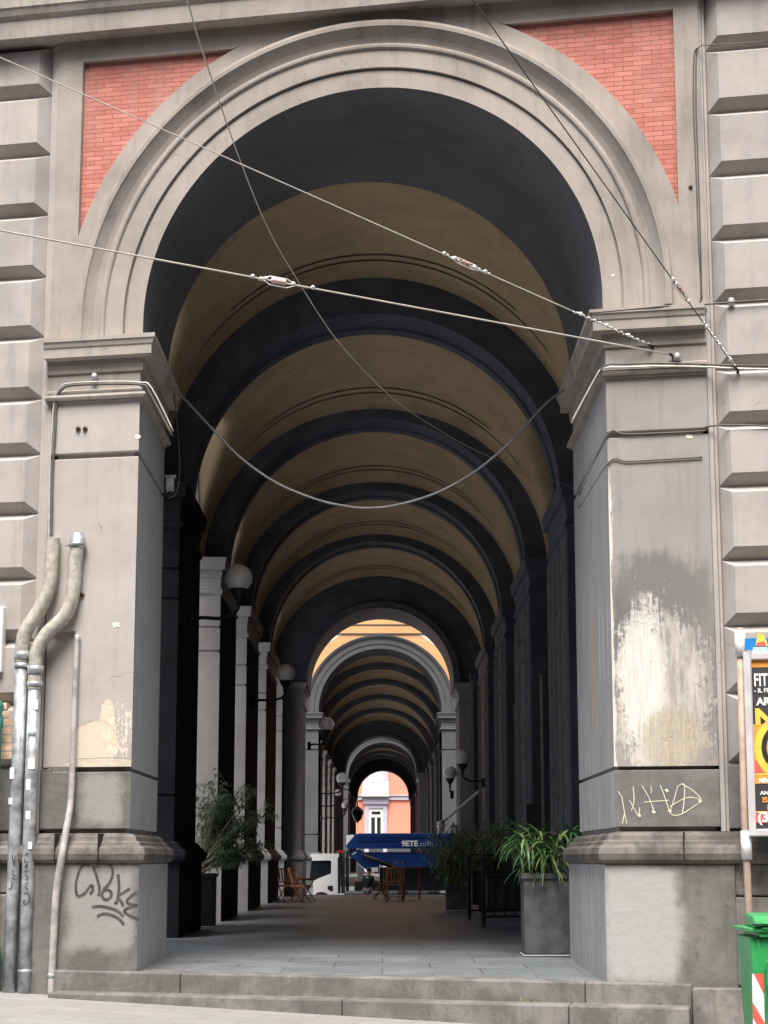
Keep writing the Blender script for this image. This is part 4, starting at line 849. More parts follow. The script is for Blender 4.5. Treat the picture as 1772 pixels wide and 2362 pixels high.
for k in range(26):
    a_ = rng.uniform(0,2*math.pi); r_ = rng.uniform(.02,.28); hh_ = rng.uniform(.08,.62); b0_ = Vector((r_*math.cos(a_), r_*math.sin(a_)*.8, 0)); lean = rng.uniform(.15,.55)
    top = b0_+Vector((math.cos(a_)*lean*hh_*1.2, math.sin(a_)*lean*hh_, hh_)); mats[3].tube([b0_, (b0_+top)/2+Vector((0,0,.04)), top], [.009,.007,.005], 5)
    for q in range(rng.randint(9,13)):
        an = a_+rng.uniform(-2.2,2.2); el = rng.uniform(-.1,.9); L_ = rng.uniform(.34,.66)
        leaf(mats[0 if rng.random() < .7 else (1 if rng.random() < .5 else 2)], top, (math.cos(an)*math.cos(el), math.sin(an)*math.cos(el), math.sin(el)), L_, rng.uniform(.015,.028), rng.uniform(.8,2.3), 6)
mats[0].build('foliage', M['leaf'], t, fix=False); mats[1].build('pale_foliage', M['leaf_light'], t, fix=False); mats[2].build('dark_foliage', M['leaf_dark'], t, fix=False); mats[3].build('stems', M['stem'], t)
# left leaning plant (oleander like canes)
lp = (-3.78, 39.6, 0)
planter(lp, .75, .7, 1.05, 'dark square planter between the first two left piers', simple('black_plastic_pot', (.02,.02,.022), .6))
t = thing('oleander_bush', 'straggly leaning bush with pale canes and narrow leaves on the left', 'plant', (lp[0],lp[1],1.03))
fo, fg, st = MB(), MB(), MB()
for k in range(84):
    el = rng.uniform(.45,1.5); az = rng.uniform(-.9,.5); L_ = rng.uniform(1.15,2.2)*(.72 if el < .75 else 1.0)
    d = Vector((math.cos(el)*math.cos(az), math.cos(el)*math.sin(az)*1.2, math.sin(el))); pts = [Vector((rng.uniform(-.1,.1),rng.uniform(-.2,.2),0))]
    for i in range(6): pts.append(pts[-1]+d*L_/6); d = (d+Vector((rng.uniform(-.1,.14),rng.uniform(-.1,.1),rng.uniform(-.14,.02)))).normalized()
    st.tube(pts, [.015-.0016*i for i in range(7)], 5)
    for i in range(3,7):
        for q in range(13 if i > 3 else 5):
            an = rng.uniform(0,2*math.pi); el2 = rng.uniform(-.5,.9)
            leaf(fo if rng.random() < .65 else fg, pts[i]+Vector([rng.uniform(-.07,.07) for _ in range(3)]), (math.cos(an)*math.cos(el2), math.sin(an)*math.cos(el2), math.sin(el2)), rng.uniform(.13,.26), rng.uniform(.013,.023), .6, 3)
fo.build('foliage', M['leaf_grey'], t, fix=False); fg.build('dark_foliage', M['leaf_dark'], t, fix=False); st.build('canes', M['stem'], t)
# bushy bamboo-like plants on the right
def bamboo(loc, rad, h, n, label, potlab):
    planter((loc[0],loc[1],0), .6, .6, .62, potlab, M['pot_grey'])
    t = thing('bamboo_bush', label, 'plant', (loc[0],loc[1],.6), 0, 'bushy plants along the right side')
    fo, fd, fy, st = MB(), MB(), MB(), MB()
    for k in range(n):
        az = rng.uniform(0,2*math.pi); ln = rng.uniform(0,rad); top = Vector((math.cos(az)*ln, math.sin(az)*ln, rng.uniform(.55,1)*h)); b0_ = Vector((math.cos(az)*.15, math.sin(az)*.15, 0))
        pts = [b0_, b0_.lerp(top,.4)+Vector((0,0,.15)), top, top+Vector((math.cos(az)*.15,math.sin(az)*.15,-.12))]; st.tube(pts, [.012,.01,.006,.003], 5)
        for q in range(44):
            tt = rng.uniform(.25,1.0); p = b0_.lerp(top,tt)+Vector([rng.uniform(-.16,.16) for _ in range(3)]); an = rng.uniform(0,2*math.pi); r_ = rng.random()
            leaf(fo if r_ < .55 else (fd if r_ < .86 else fy), p, (math.cos(an)*.6, math.sin(an)*.6, rng.uniform(-.5,.2)), rng.uniform(.2,.38), rng.uniform(.012,.022), 1.4, 4)
    fo.build('foliage', M['leaf_dark'], t, fix=False); fd.build('green_foliage', M['leaf_grey'], t, fix=False); fy.build('dry_foliage', M['leaf_dry'], t, fix=False); st.build('stems', M['stem'], t)
bamboo((2.0, 52.0, 0), .95, 1.75, 46, 'large bushy bamboo in front of the awning, leftmost on the right side', 'grey planter hidden under the large bamboo')
bamboo((2.75, 49.2, 0), .65, 1.75, 28, 'bushy bamboo nearer the right wall, behind the black stands', 'grey planter behind the black metal stands')
# black metal stands holding troughs of dark plants
def stand(loc, w, d, h, label, glab):
    t = thing('planter_stand', label, 'plant stand', loc, 0, 'black metal planter stands')
    for sx in (-1,1):
        for sy in (-1,1):
            m = MB(); x_, y_ = sx*w/2, sy*d/2; m.box((x_-.03,y_-.03,.1),(x_+.03,y_+.03,h)); po = m.build('post', M['iron'], t)
            m = MB(); m.lathe([(.001,-.02),(.045,-.02),(.05,0),(.045,.02),(.001,.02)], 12, M=Matrix.Translation((x_,y_,.05)) @ Matrix.Rotation(math.pi/2,4,'Y')); m.build('castor', M['iron'], po)
    m = MB()
    for z in (.2,.34,h-.02,h-.42):
        for sy in (-1,1): m.box((-w/2+.03,sy*d/2-.015,z),(w/2-.03,sy*d/2+.015,z+.03))
        for sx in (-1,1): m.box((sx*w/2-.015,-d/2+.03,z),(sx*w/2+.015,d/2-.03,z+.03))
    for sy in (-1,1):
        for i in range(1,5): x = -w/2+w*i/5; m.box((x-.012,sy*d/2-.012,.23),(x+.012,sy*d/2+.012,h-.42))
    m.build('rails', M['iron'], t)
    m = MB(); m.box((-w/2+.06,-d/2+.05,.38),(w/2-.06,d/2-.05,h-.36)); m.build('trough', simple('dark_grey_trough', (.05,.053,.06), .7), t, bevel=.01)
    p = thing('trough_plant', glab, 'plant', (loc[0],loc[1],h-.36), 0, 'dark plants in the metal stands'); fo = MB()
    for k in range(320):
        an = rng.uniform(0,2*math.pi); leaf(fo, (rng.uniform(-w/2,w/2),rng.uniform(-d/2,d/2),rng.uniform(0,.28)), (math.cos(an)*.7,math.sin(an)*.7,rng.uniform(.1,1)), rng.uniform(.12,.26), .012, 1.0, 3)
    fo.build('foliage', simple('very_dark_leaf', (.018,.028,.016), .6), p, fix=False)
stand((2.55,38.9,0), 1.05, .55, 1.42, 'nearer black metal stand with planting trough', 'dark foliage in the nearer metal stand')
stand((2.55,43.6,0), 1.2, .55, 1.45, 'farther black metal stand with planting trough', 'dark foliage in the farther metal stand')
t = thing('parasol_post', 'slim dark post standing behind the palm', 'post', (2.62,34.0,0)); m = MB(); m.lathe([(.02,0),(.14,0),(.14,.03),(.03,.05),(.03,1.9),(.0,1.9)], 12); m.build('post', M['iron'], t); m = MB(); m.box((-.09,-.07,1.75),(.09,.07,2.3)); m.build('box', M['iron'], t)
# ============================================================ WIRES AND CABLES
def wire(name, label, pts, r, mat, group=None, cat='cable'):
    m = MB(); m.tube(pts, r, 8); o = m.build(name, mat, None); return tag(o, label, cat, group)
def along(a, b, t, sag=0.0): p = a.lerp(b, t); p.z -= sag*4*t*(1-t); return p
def coil(m, a, b, t0, t1, r, turns, wr=.006):
    n = int(turns*8); d = (b-a).normalized(); s1 = d.cross(Vector((0,0,1))).normalized(); s2 = d.cross(s1)
    rr = random.Random(int(t0*1000)); pts = []
    for i in range(n+1):
        t = t0+(t1-t0)*i/n; an = 2*math.pi*i/8; q = r*(.7+.6*rr.random()); pts.append(a.lerp(b,t)+(s1*math.cos(an)+s2*math.sin(an))*q)
    m.tube(pts, wr, 5)
def knot(m, p, r): m.lathe([(.001,-r),(r*.8,-r*.5),(r,0),(r*.8,r*.5),(.001,r)], 8, c=(p.x,p.y,p.z))
def span(name, label, a, b, r, mat, coils, knots, ins=None, insmat=None, grp='overhead span wires'):
    t = thing(name, label, 'cable', b, 0, grp)
    m = MB(); m.tube([a.lerp(b,i/12) for i in range(13)], r, 8); P(m.build('wire', mat, t))
    m = MB()
    for (t0,t1,turns) in coils: coil(m, a, b, t0, t1, r*2.0, turns, .0055)
    for k in knots: knot(m, a.lerp(b,k)+Vector((0,0,.012)), .028)
    if coils or knots: P(m.build('wire_clamp', M['fitting'], t))
    if ins is not None:
        p = a.lerp(b,ins); d = (b-a).normalized(); MM = Matrix.Translation(p+Vector((0,0,.01))) @ d.to_track_quat('Z','Y').to_matrix().to_4x4()
        k_ = 1.0 if insmat is M['ceramic_pink'] else .62; m = MB(); m.lathe([(a0_*k_,b0_*k_) for a0_,b0_ in ((.001,-.09),(.028,-.085),(.036,-.06),(.028,-.03),(.036,0),(.03,.035),(.036,.06),(.026,.085),(.001,.09))], 10, M=MM); P(m.build('insulator', insmat, t))
        m = MB(); s1 = d.cross(Vector((0,1,0))).normalized()
        for sg in (-1,1): m.tube([p-d*.2, p-d*.1+s1*.05*sg*k_, p+d*.1+s1*.05*sg*k_, p+d*.22], .007, 6)
        P(m.build('shackle', M['fitting'], t))
    # wall hook
    m = MB(); m.tube([b+Vector((-.02,-.04,0)), b+Vector((.03,.02,-.02)), b+Vector((.06,.35,-.02))], .018, 6); P(m.build('wall_hook', M['iron'], t))
    return t
def frac(a, b, px):   # parameter of the point of a..b whose picture column is px
    lo, hi = 0., 1.
    def col(p):
        q = Matrix.Rotation(-YAW,3,'Z') @ (p-Vector((0,0,EYE))); dep = q.y*math.cos(PITCH)+q.z*math.sin(PITCH); return 886+F_PX*q.x/dep
    for _ in range(40):
        mid = (lo+hi)/2
        if (col(a.lerp(b,mid)) < px) == (col(a) < col(b)): lo = mid
        else: hi = mid
    return lo
def ext(p0, p1, k): return p0+(p1-p0)*k
# wire 1: white, low diagonal
b = onF(1548,818,.05); c0 = at(640,650,20.5); a = ext(b, c0, 2.6)
span('span_wire', 'pale wire running low across the arch from left edge to right capital, with pink insulator', a, b, .0105, M['cable_pale'], [(frac(a,b,597),frac(a,b,612),3)], [frac(a,b,x) for x in (583,613,677,722)], frac(a,b,643), M['ceramic_pink'])
b = onF(1500,797,.05); c0 = at(480,345,20.5); a = ext(b, c0, 2.2)
span('span_wire', 'grey wire from upper left to right capital with two coiled clamps', a, b, .0075, M['cable_pale'], [(frac(a,b,1022),frac(a,b,1130),9),(frac(a,b,1322),frac(a,b,1497),14)], [frac(a,b,x) for x in (1025,1050,1095,1120,1340,1400,1450)], frac(a,b,1075), M['ceramic'])
b = onF(1698,850,.10); c0 = at(1330,335,20.5); a = ext(b, c0, 2.6)
span('span_wire', 'dark wire slanting down at upper right to the rusticated wall, coiled end', a, b, .0075, M['cable_dark'], [(frac(a,b,1550),frac(a,b,1590),4),(frac(a,b,1622),frac(a,b,1694),11)], [frac(a,b,x) for x in (1552,1560,1588,1630,1660,1685)], frac(a,b,1571), M['ceramic'])
pts = [at(px,py,Y) for px,py,Y in ((395,-130,14),(432,0,16.5),(468,120,18),(545,345,20.5),(620,530,22),(700,668,23.3),(770,775,24.3),(840,855,25.2),(920,930,26),(1010,990,27),(1100,1040,28),(1210,1085,29.5),(1335,1130,31))]
def smooth(pts, n=6):
    out = []
    for i in range(len(pts)-1):
        p0 = pts[max(0,i-1)]; p1 = pts[i]; p2 = pts[i+1]; p3 = pts[min(len(pts)-1,i+2)]
        for k in range(n):
            t = k/n; out.append(.5*((2*p1)+(p2-p0)*t+(2*p0-5*p1+4*p2-p3)*t*t+(3*p1-p0-3*p2+p3)*t**3))
    return out+[pts[-1]]
wire('hanging_wire', 'thin pale wire curving steeply from top left down into the arcade', smooth(pts), [.0085-.0045*min(1,i/72) for i in range(len(smooth(pts)))], M['cable_pale'])
pts = [at(px,py,26.3) for px,py in ((398,895),(430,925),(500,1000),(560,1060),(640,1115),(730,1152),(800,1168),(850,1172),(910,1166),(1000,1140),(1080,1098),(1150,1045),(1210,985),(1255,935),(1300,900))]
wire('sagging_cable', 'grey cable sagging in a U between the two front piers', smooth(pts), .017, simple('faded_grey_cable', (.22,.22,.235), .7))
pts = [at(px,py,26.6) for px,py in ((401,900),(409,980),(414,1050),(413,1110),(404,1140),(388,1150))]
wire('drop_cable', 'thin cable dropping down the inner edge of left pier', smooth(pts), .009, M['cable'])
t = thing('junction_box', 'small grey junction box on inner side of the left pier', 'box', at(392,1115,26.6)); m = MB(); m.box((-.05,-.05,-.12),(.06,.05,.08)); m.box((-.07,-.06,.081),(.09,.06,.11)); m.build('box', M['galv'], t, bevel=.005); 
m = MB(); m.lathe([(.0,0),(.02,0),(.02,-.06),(.0,-.06)], 8, c=(0,0,-.12)); m.build('cable_gland', M['iron'], t)
# facade cables
def fpath(lst, w=.03): return smooth([onF(px,py,w if len(q)==0 else q[0]) for px,py,*q in lst], 5)
wire('wall_cable', 'bundle of black cables over left capital moulding and down to the conduit', fpath([(398,1005,-.0),(345,905,.08),(330,888,.09),(250,886,.1),(170,889,.1),(145,897,.08),(131,925,.04),(127,1000,.03),(121,1100,.03),(118,1250,.06)]), .016, M['cable'], 'cables on the left pier')
wire('wall_cable', 'thinner second cable beside the bundle on the left pier', fpath([(400,995,-.0),(350,895,.09),(322,882,.1),(250,880,.11),(165,884,.11),(140,893,.09),(125,930,.04),(119,1010,.03),(115,1100,.03),(113,1250,.06)]), .011, M['cable_pale'], 'cables on the left pier')
wire('wall_cable', 'long pale cable crossing the right capital and wall at moulding height', fpath([(1318,975,.0),(1372,875,.08),(1392,850,.10),(1440,847,.1),(1520,845,.1),(1620,846,.08),(1700,850,.1),(1790,852,.1)]), .014, M['cable_pale'], 'cables on the right wall')
wire('wall_cable', 'dark cable just above the pale one across the right capital', fpath([(1325,965,.0),(1378,868,.09),(1398,843,.11),(1440,840,.11),(1530,838,.11),(1620,840,.09),(1700,843,.11),(1790,843,.11)]), .012, M['cable'], 'cables on the right wall')
wire('wall_cable', 'cable along the top edge of the right capital and rusticated wall', fpath([(1360,722,.20),(1450,714,.2),(1540,706,.2),(1625,702,.12),(1700,696,.08),(1790,690,.08)]), .011, M['cable_dark'], 'cables on the right wall')
wire('wall_cable', 'vertical black cable beside upper right brick panel', fpath([(1610,110,.03),(1601,130,.03),(1600,250,.03),(1606,400,.03),(1611,550,.03),(1617,680,.03),(1607,702,.05)]), .008, M['cable'], 'cables on the right wall')
wire('wall_cable', 'thin vertical cable right of the upper brick panel', fpath([(1772,96,.06),(1640,104,.06),(1612,110,.05),(1606,140,.03),(1606,260,.03),(1611,400,.03),(1616,560,.03),(1619,690,.03)]), .007, M['cable_dark'], 'cables on the right wall')
wire('wall_cable', 'cable in the upper groove of the right pier', fpath([(1335,1142,.01),(1402,1003,.02),(1450,1002,.02),(1620,994,.02),(1630,984,.04),(1700,980,.05),(1790,984,.05)]), .011, M['cable'], 'cables on the right wall')
wire('wall_cable', 'cable a little below the upper groove of the right pier', fpath([(1335,1172,.01),(1405,1066,.02),(1450,1064,.02),(1560,1058,.02),(1620,1054,.02)]), .010, M['cable'], 'cables on the right wall')
# hooks
for px,py,lab in ((218,868,'rusty ring bolt above the left capital astragal'),(1562,822,'black hook with white tie on the right capital'),(1687,695,'grey insulator knob on the right rusticated wall')):
    q = onF(px,py,.05); t = thing('wall_bolt', lab, 'bolt', q); m = MB(); m.lathe([(.001,.05),(.035,.04),(.05,0),(.04,-.05),(.001,-.06)], 10); m.build('knob', M['galv'], t); m = MB(); m.tube([(0,0,0),(.01,.03,0),(.03,.12,0)], .015, 6); m.build('shank', M['iron'], t)
# ============================================================ CONDUITS LEFT
def pipe(name, label, pts, r, mat, extra=None, grp=None):
    t = thing(name, label, 'pipe', pts[-1], 0, grp); m = MB(); m.tube(pts, r, 16); P(m.build('steel_tube', mat, t)); return t
w_ = .17
pA = [onF(px,py,w_) for px,py in ((20,2300),(30,2050),(40,1800),(50,1528))]
tA = pipe('conduit', 'left of the two tall galvanised conduits, flexible top bending up right', pA, .082, M['galv'], grp='cable conduits at far left')
pA2 = smooth([onF(px,py,w) for px,py,w in ((50,1528,.17),(52,1490,.17),(60,1455,.16),(92,1405,.13),(113,1360,.11),(120,1300,.10),(122,1240,.09))])
pB = [onF(px,py,w_) for px,py in ((55,2300),(64,2050),(72,1800),(80,1590))]
tB = pipe('conduit', 'right of the two tall galvanised conduits, covered in stickers, flexible top', pB, .082, M['galv'], grp='cable conduits at far left')
pB2 = smooth([onF(px,py,w) for px,py,w in ((80,1590,.17),(82,1540,.17),(86,1500,.16),(110,1460,.14),(150,1420,.12),(168,1370,.11),(174,1300,.10),(179,1262,.09))])
def flex(pts, t, r):
    m = MB(); L = 0; fine = []
    for i in range(len(pts)-1):
        for k in range(4): fine.append(pts[i].lerp(pts[i+1],k/4))
    m.tube(fine, [r*(1.035 if i%2 else .955) for i in range(len(fine))], 14); P(m.build('flexible_tube', M['conduit'], t))
flex(pA2, tA, .092); flex(pB2, tB, .090)
def band(t, p, r, h=.05): m = MB(); m.lathe([(r*.9,-h),(r,-h),(r,h),(r*.9,h)], 16, c=(p.x,p.y,p.z)); P(m.build('clamp', M['galv'], t))
band(tA, onF(51,1512,.17), .103); band(tA, onF(50,1535,.17), .095,.03); band(tB, onF(81,1578,.17), .100,.03); band(tB, onF(82,1545,.17), .105,.05); band(tB, onF(57,2240,.17), .09,.02)
m = MB(); q = onF(179,1258,.09); m.lathe([(.085,-.02),(.11,-.02),(.11,.03),(.09,.04),(.10,.10),(.085,.11),(.07,.16)], 14, c=(q.x,q.y,q.z)); m.tube([q+Vector((-.16,0,.0)), q+Vector((.12,0,.0))], .012, 6); P(m.build('end_cap', M['galv'], tB))
for t_, px, py, wd, hg in ((tB,80,1626,.12,.13),(tB,75,1762,.09,.13),(tB,70,1810,.08,.13),(tB,68,1880,.07,.1),(tA,34,1784,.10,.14),(tA,29,1848,.07,.08),(tB,72,1950,.05,.09)):
    q = onF(px,py,.17); M4 = Matrix.Rotation(-A,4,'Z'); m = MB(); n = 6; r = .0845; vs = []
    for i in range(n+1):
        an = -wd/r/2+wd/r*i/n; vs += [q+Vector((r*math.sin(an),-r*math.cos(an),-hg/2)), q+Vector((r*math.sin(an),-r*math.cos(an),hg/2))]
    m.add(vs, [(i*2,i*2+2,i*2+3,i*2+1) for i in range(n)]); P(m.build('sticker', M['sticker'], t_, fix=False))
q = onF(74,1687,.255); m = MB(); MM = Matrix.Translation(q) @ Matrix.Rotation(math.pi/2,4,'X'); m.lathe([(.001,.002),(.055,.002),(.055,-.01)], 20, M=MM); P(m.build('round_sticker', simple('pale_blue_sticker', (.62,.72,.80), .6), tB))
def strokes(m, lines, fn, w=.012, lift=.0):
    for L in lines:
        P3 = smooth([fn(*p) for p in L], 6) if len(L) > 2 else [fn(*p) for p in L]
        for i,(a_,b_) in enumerate(zip(P3[:-1],P3[1:])):
            d = (b_-a_); 
            if d.length < 1e-6: continue
            nrm = Vector((-SA,-CA,0)); s_ = d.normalized().cross(nrm)*w/2
            m.quad(a_-s_, b_-s_, b_+s_, a_+s_)
m = MB(); k6=600/1540
def z5(x,y,w): return onF(x*k6, 1500+y*k6, w)
strokes(m, [[(72,1210),(80,1260),(92,1215)],[(80,1262),(90,1268)],[(75,1300),(78,1330),(95,1335)],[(70,1350),(92,1356)],[(72,1370),(65,1410),(50,1412)]], lambda x,y: z5(x,y,.262), .012); P(m.build('marker_scribble', M['ink'], tA, fix=False))
m = MB(); strokes(m, [[(145,1215),(168,1200)],[(145,1235),(150,1255),(170,1250)],[(146,1280),(165,1265),(148,1290)],[(145,1310),(170,1305)],[(150,1330),(168,1345),(150,1360)],[(148,1385),(170,1378)],[(148,1400),(168,1415)],[(140,1440),(170,1440),(172,1490),(148,1505),(138,1490),(150,1480)],[(132,1512),(134,1518)]], lambda x,y: z5(x,y,.262), .013); P(m.build('marker_scribble', M['ink'], tB, fix=False))
pC = smooth([onF(px,py,w) for px,py,w in ((179,1464,.05),(173,1600,.06),(168,1750,.07),(163,1850,.12),(152,1920,.22),(143,1975,.28),(130,2060,.24),(123,2180,.22),(118,2300,.2))])
t = thing('drainpipe', 'narrow bent grey pipe with plank-like upper part on left pier', 'pipe', pC[-1]); m = MB(); m.tube(pC, [.034+.012*min(1,i/30) for i in range(len(pC))], 12); P(m.build('pipe', simple('dull_grey_pipe', (.40,.37,.37), .6, .1, .25), t)); band(t, onF(120,2250,.2), .055, .03)
# white box and green lamp corner at the left edge
q = onF(-12,1475,.1); t = thing('meter_box', 'white panel cut by the left picture edge', 'panel', q, -A); m = MB(); m.box((-.55,-.02,-.42),(.11,.10,.42)); m.build('panel', M['white'], t, bevel=.01); m = MB(); m.box((-.5,-.035,-.37),(.07,-.021,.37)); m.build('front_plate', M['sticker'], t)
q = onF(-4,1640,.2); t = thing('street_column', 'teal green cast iron column just entering at the left edge', 'post', (q.x,q.y,-.28)); m = MB(); m.lathe([(.14,0),(.14,.5),(.07,.6),(.055,3.2),(.07,3.3),(.07,3.38),(.05,3.45),(.075,3.52),(.05,3.6),(.0,3.62)], 14); m.build('shaft', simple('teal_green_iron', (.03,.16,.13), .5), t); m = MB(); m.lathe([(.08,.6),(.1,.62),(.1,.66),(.08,.68)], 14); m.build('collar', M['iron'], t)
# exposed brick hole in the rusticated wall
m = MB()
for i in range(7):
    z = 2.6+i*.105; j = (i*37%5)*.02; m.fbox(-5.6,-4.70-j-.16*(i > 4),z,z+.085,-.2,.034)
P(m.build('exposed_brickwork', simple('pale_exposed_brick', (.55,.40,.27), .9, 0, .35, 5, bump=.4), B1))
# ============================================================ GRAFFITI
g = [[(528,1258),(510,1250),(480,1270),(455,1340),(450,1400),(462,1440),(500,1425),(530,1385),(545,1375),(550,1400),(535,1430)],
     [(550,1262),(575,1330),(590,1400),(583,1440)],[(560,1275),(600,1245),(650,1255),(668,1300),(650,1360),(610,1400)],
     [(640,1400),(612,1410),(605,1440),(625,1462),(652,1450),(660,1420),(640,1400)],
     [(700,1310),(705,1400),(690,1480),(680,1475)],[(770,1395),(730,1420),(700,1440),(720,1475),(730,1500)],
     [(828,1412),(790,1430),(750,1470),(780,1490),(815,1492),(770,1505),(735,1530),(780,1560),(835,1585)],
     [(545,1505),(590,1500),(650,1510),(700,1530),(730,1562)],[(575,1562),(610,1545),(660,1552),(705,1575),(735,1608)]]
m = MB(); strokes(m, g, lambda x,y: z5(x,y+16,.1535), .036); m.build('graffiti_tag', M['graffiti_ink'], PL, fix=False)
k7 = 600/1455
def z6(x,y,w): return onF(1172+x*k7, 1450+y*k7, w)
g = [[(615,908),(640,945)],[(635,935),(660,1070)],[(650,1030),(665,1090)],[(700,885),(705,960),(690,1020)],[(680,960),(730,1050)],[(735,1000),(735,1050)],[(750,878),(790,950),(820,1030)],[(800,880),(802,920)],[(852,875),(880,950),(905,1030)],[(905,1030),(930,950),(950,880)],[(945,885),(985,870),(985,960),(975,1035)],[(975,870),(1040,910),(1080,960),(1030,1000),(975,1035),(930,1045),(905,1030)],[(760,970),(830,965),(900,960)],[(640,1090),(650,1040)],[(905,995),(1000,945),(1075,955)]]
m = MB(); strokes(m, g, lambda x,y: z6(x,y,.004), .010); m.build('scratched_tag', M['scratch'], PR, fix=False)
m = MB()
for x,y in ((888,905),(1075,965),(735,1045),(815,1025),(905,1020)): strokes(m, [[(x-8,y-6),(x+8,y+6)]], lambda a_,b_: z6(a_,b_,.006), .03)
m.build('paint_spot', M['scratch'], PR, fix=False)
# ============================================================ NOTICE BOARD
KB = 82/605
WB = .52
def z2(x,y,w=WB): return onF(1690+x*KB, 1440+y*KB, w)
def z3(x,y,w=WB): return onF(1690+x*KB, 1700+y*KB, w)
NB = thing('notice_board', 'framed advertising board with orange and black fitness poster on brown poles', 'sign', onF(1735,2320,.5))
pole_t = z2(120,60,WB-.02); pole_b = onF(1742,2420,WB-.02); pole_b.z = -.62
m = MB(); m.tube([pole_b, z3(245,2200,WB-.02), z3(205,1400,WB-.02), pole_t], .042, 12); P(m.build('pole', simple('rusty_beige_pole', (.42,.31,.25), .6, 0, .2), NB))
du = Vector((CA,-SA,0)); dn = Vector((-SA,-CA,0))
m = MB(); q = pole_b+du*1.25; m.tube([q, Vector((q.x,q.y,pole_t.z))], .042, 12); P(m.build('pole', simple('rusty_beige_pole_far', (.42,.31,.25), .6, 0, .2), NB))
for (x,y,h,f) in ((130,335,.15,z2),(235,1840,.16,z3)):
    q = f(x,y,WB-.02); m = MB(); m.lathe([(.04,-h),(.062,-h),(.062,h),(.04,h)], 14, c=(q.x,q.y,q.z)); P(m.build('white_sleeve', M['sticker'], NB))
def board_xy(U, V): return BO+du*U+Vector((0,0,1))*V
BO = z2(175,490,WB+.04); ztop = BO.z; zbot = z3(270,1690,WB+.04).z; WID = 1.12; tilt = (z3(270,1690,WB+.04)-BO).dot(du)
def bquad(m, U0_, U1_, V0_, V1_, w, d=.0):
    p = [BO+du*U0_+dn*w+Vector((0,0,V0_)), BO+du*U1_+dn*w+Vector((0,0,V0_)), BO+du*U1_+dn*w+Vector((0,0,V1_)), BO+du*U0_+dn*w+Vector((0,0,V1_))]
    if d: m.extrude(p, -dn*d)
    else: m.add(p, [(0,1,2,3)])
H_ = ztop-zbot; fw = .082
m = MB(); bquad(m,0,fw,-H_,0,.03,.07); bquad(m,WID-fw,WID,-H_,0,.03,.07); bquad(m,fw,WID-fw,-fw,0,.03,.07); bquad(m,fw,WID-fw,-H_,-H_+fw,.03,.07); P(m.build('frame', simple('silver_grey_frame', (.60,.58,.60), .4, .1, .08), NB, bevel=.012))
PX0, PX1, PT_, PB_ = fw+.0, WID-fw, -fw, -H_+fw
m = MB(); bquad(m,PX0,PX1,PB_,PT_,-.01,.02); po = P(m.build('poster', simple('charcoal_poster', (.045,.045,.05), .5, 0, .1), NB))
MO = simple('poster_orange', (.85,.33,.06), .5, 0, .2, 3); MY = simple('poster_yellow', (.95,.58,.08), .5, 0, .1); MR = simple('poster_red', (.75,.12,.09), .5, 0, .1)
PH = PT_-PB_
def pv(y): return PT_-(y/(1110+ .0))*PH      # y: 0..1110 reference rows down the poster
def pq(y0,y1,mat,nm,x0=0,x1=1,w=-.006): m = MB(); bquad(m,PX0+(PX1-PX0)*x0,PX0+(PX1-PX0)*x1,pv(y1),pv(y0),w); return m.build(nm, mat, po, fix=False)
rows = 490.0
def V_(y): return PT_-y*PH     # y fraction
def pqf(y0,y1,mat,nm,x0=0.,x1=1.,w=-.006): m = MB(); bquad(m,PX0+(PX1-PX0)*x0,PX0+(PX1-PX0)*x1,V_(y1),V_(y0),w); return m.build(nm, mat, po, fix=False)
pqf(0,.045,MO,'orange_band'); pqf(.385,.64,MO,'orange_field'); pqf(.60,.68,MR,'red_band',0,.35,-.004); pqf(.675,.685,MY,'yellow_rule',0,1,-.002); pqf(.685,.735,MO,'orange_band',0,1,-.005); pqf(.91,.965,MR,'phone_band',0,1,-.004); pqf(.897,.905,MY,'yellow_rule',0,1,-.002)
def btext(txt, x, y, size, mat, sx=1.0, bold=.004, w=-.001):
    p = BO+du*(PX0+x)+dn*w+Vector((0,0,V_(y))); MW = Matrix.Translation(p) @ Matrix.Rotation(-A,4,'Z') @ UP
    return text_mesh(txt, size, mat, 'poster_text', MW, po, bold, .0008, sx)
btext('FIT', .03, .155, .20, M['sticker'], .60, .005); btext('- IL FIT', .03, .195, .068, M['sticker'], 1, .002); btext('ARE', .055, .27, .12, M['sticker'], 1, .005); btext('N', .03, .385, .25, MY, 1.1, .014)
btext('COM', .11, .635, .06, MY, 1, .002); btext('PUOI', .10, .665, .06, MY, 1, .002); btext('ISCRIV', .08, .845, .085, MO, 1, .003); btext('IN P', .13, .89, .085, MO, 1, .003); btext('(34', .02, .957, .15, M['sticker'], 1, .006); btext('MIVI', .05, .73, .07, M['sticker'], 1, .003); btext('ANNI', .06, .80, .06, M['sticker'], 1.1, .002)
m = MB(); cx_, cy_ = PX0+.40, V_(.525)
def disc(r0, r1, mat, nm, w):
    m = MB(); n = 48; pts = []
    for i in range(n+1):
        an = 2*math.pi*i/n
        for r in (r0,r1): pts.append(BO+du*(cx_+r*math.cos(an))+dn*w+Vector((0,0,cy_+r*math.sin(an))))
    m.add(pts, [(i*2,i*2+1,i*2+3,i*2+2) for i in range(n)]); m.build(nm, mat, po, fix=False)
disc(.0,.39,MY,'circle',-.0035); disc(.0,.31,simple('poster_black', (.02,.02,.022), .5),'circle',-.0025); disc(.20,.25,MO,'ring',-.0015)
btext('W', .19, .57, .26, M['sticker'], 1, .012, -.0005)
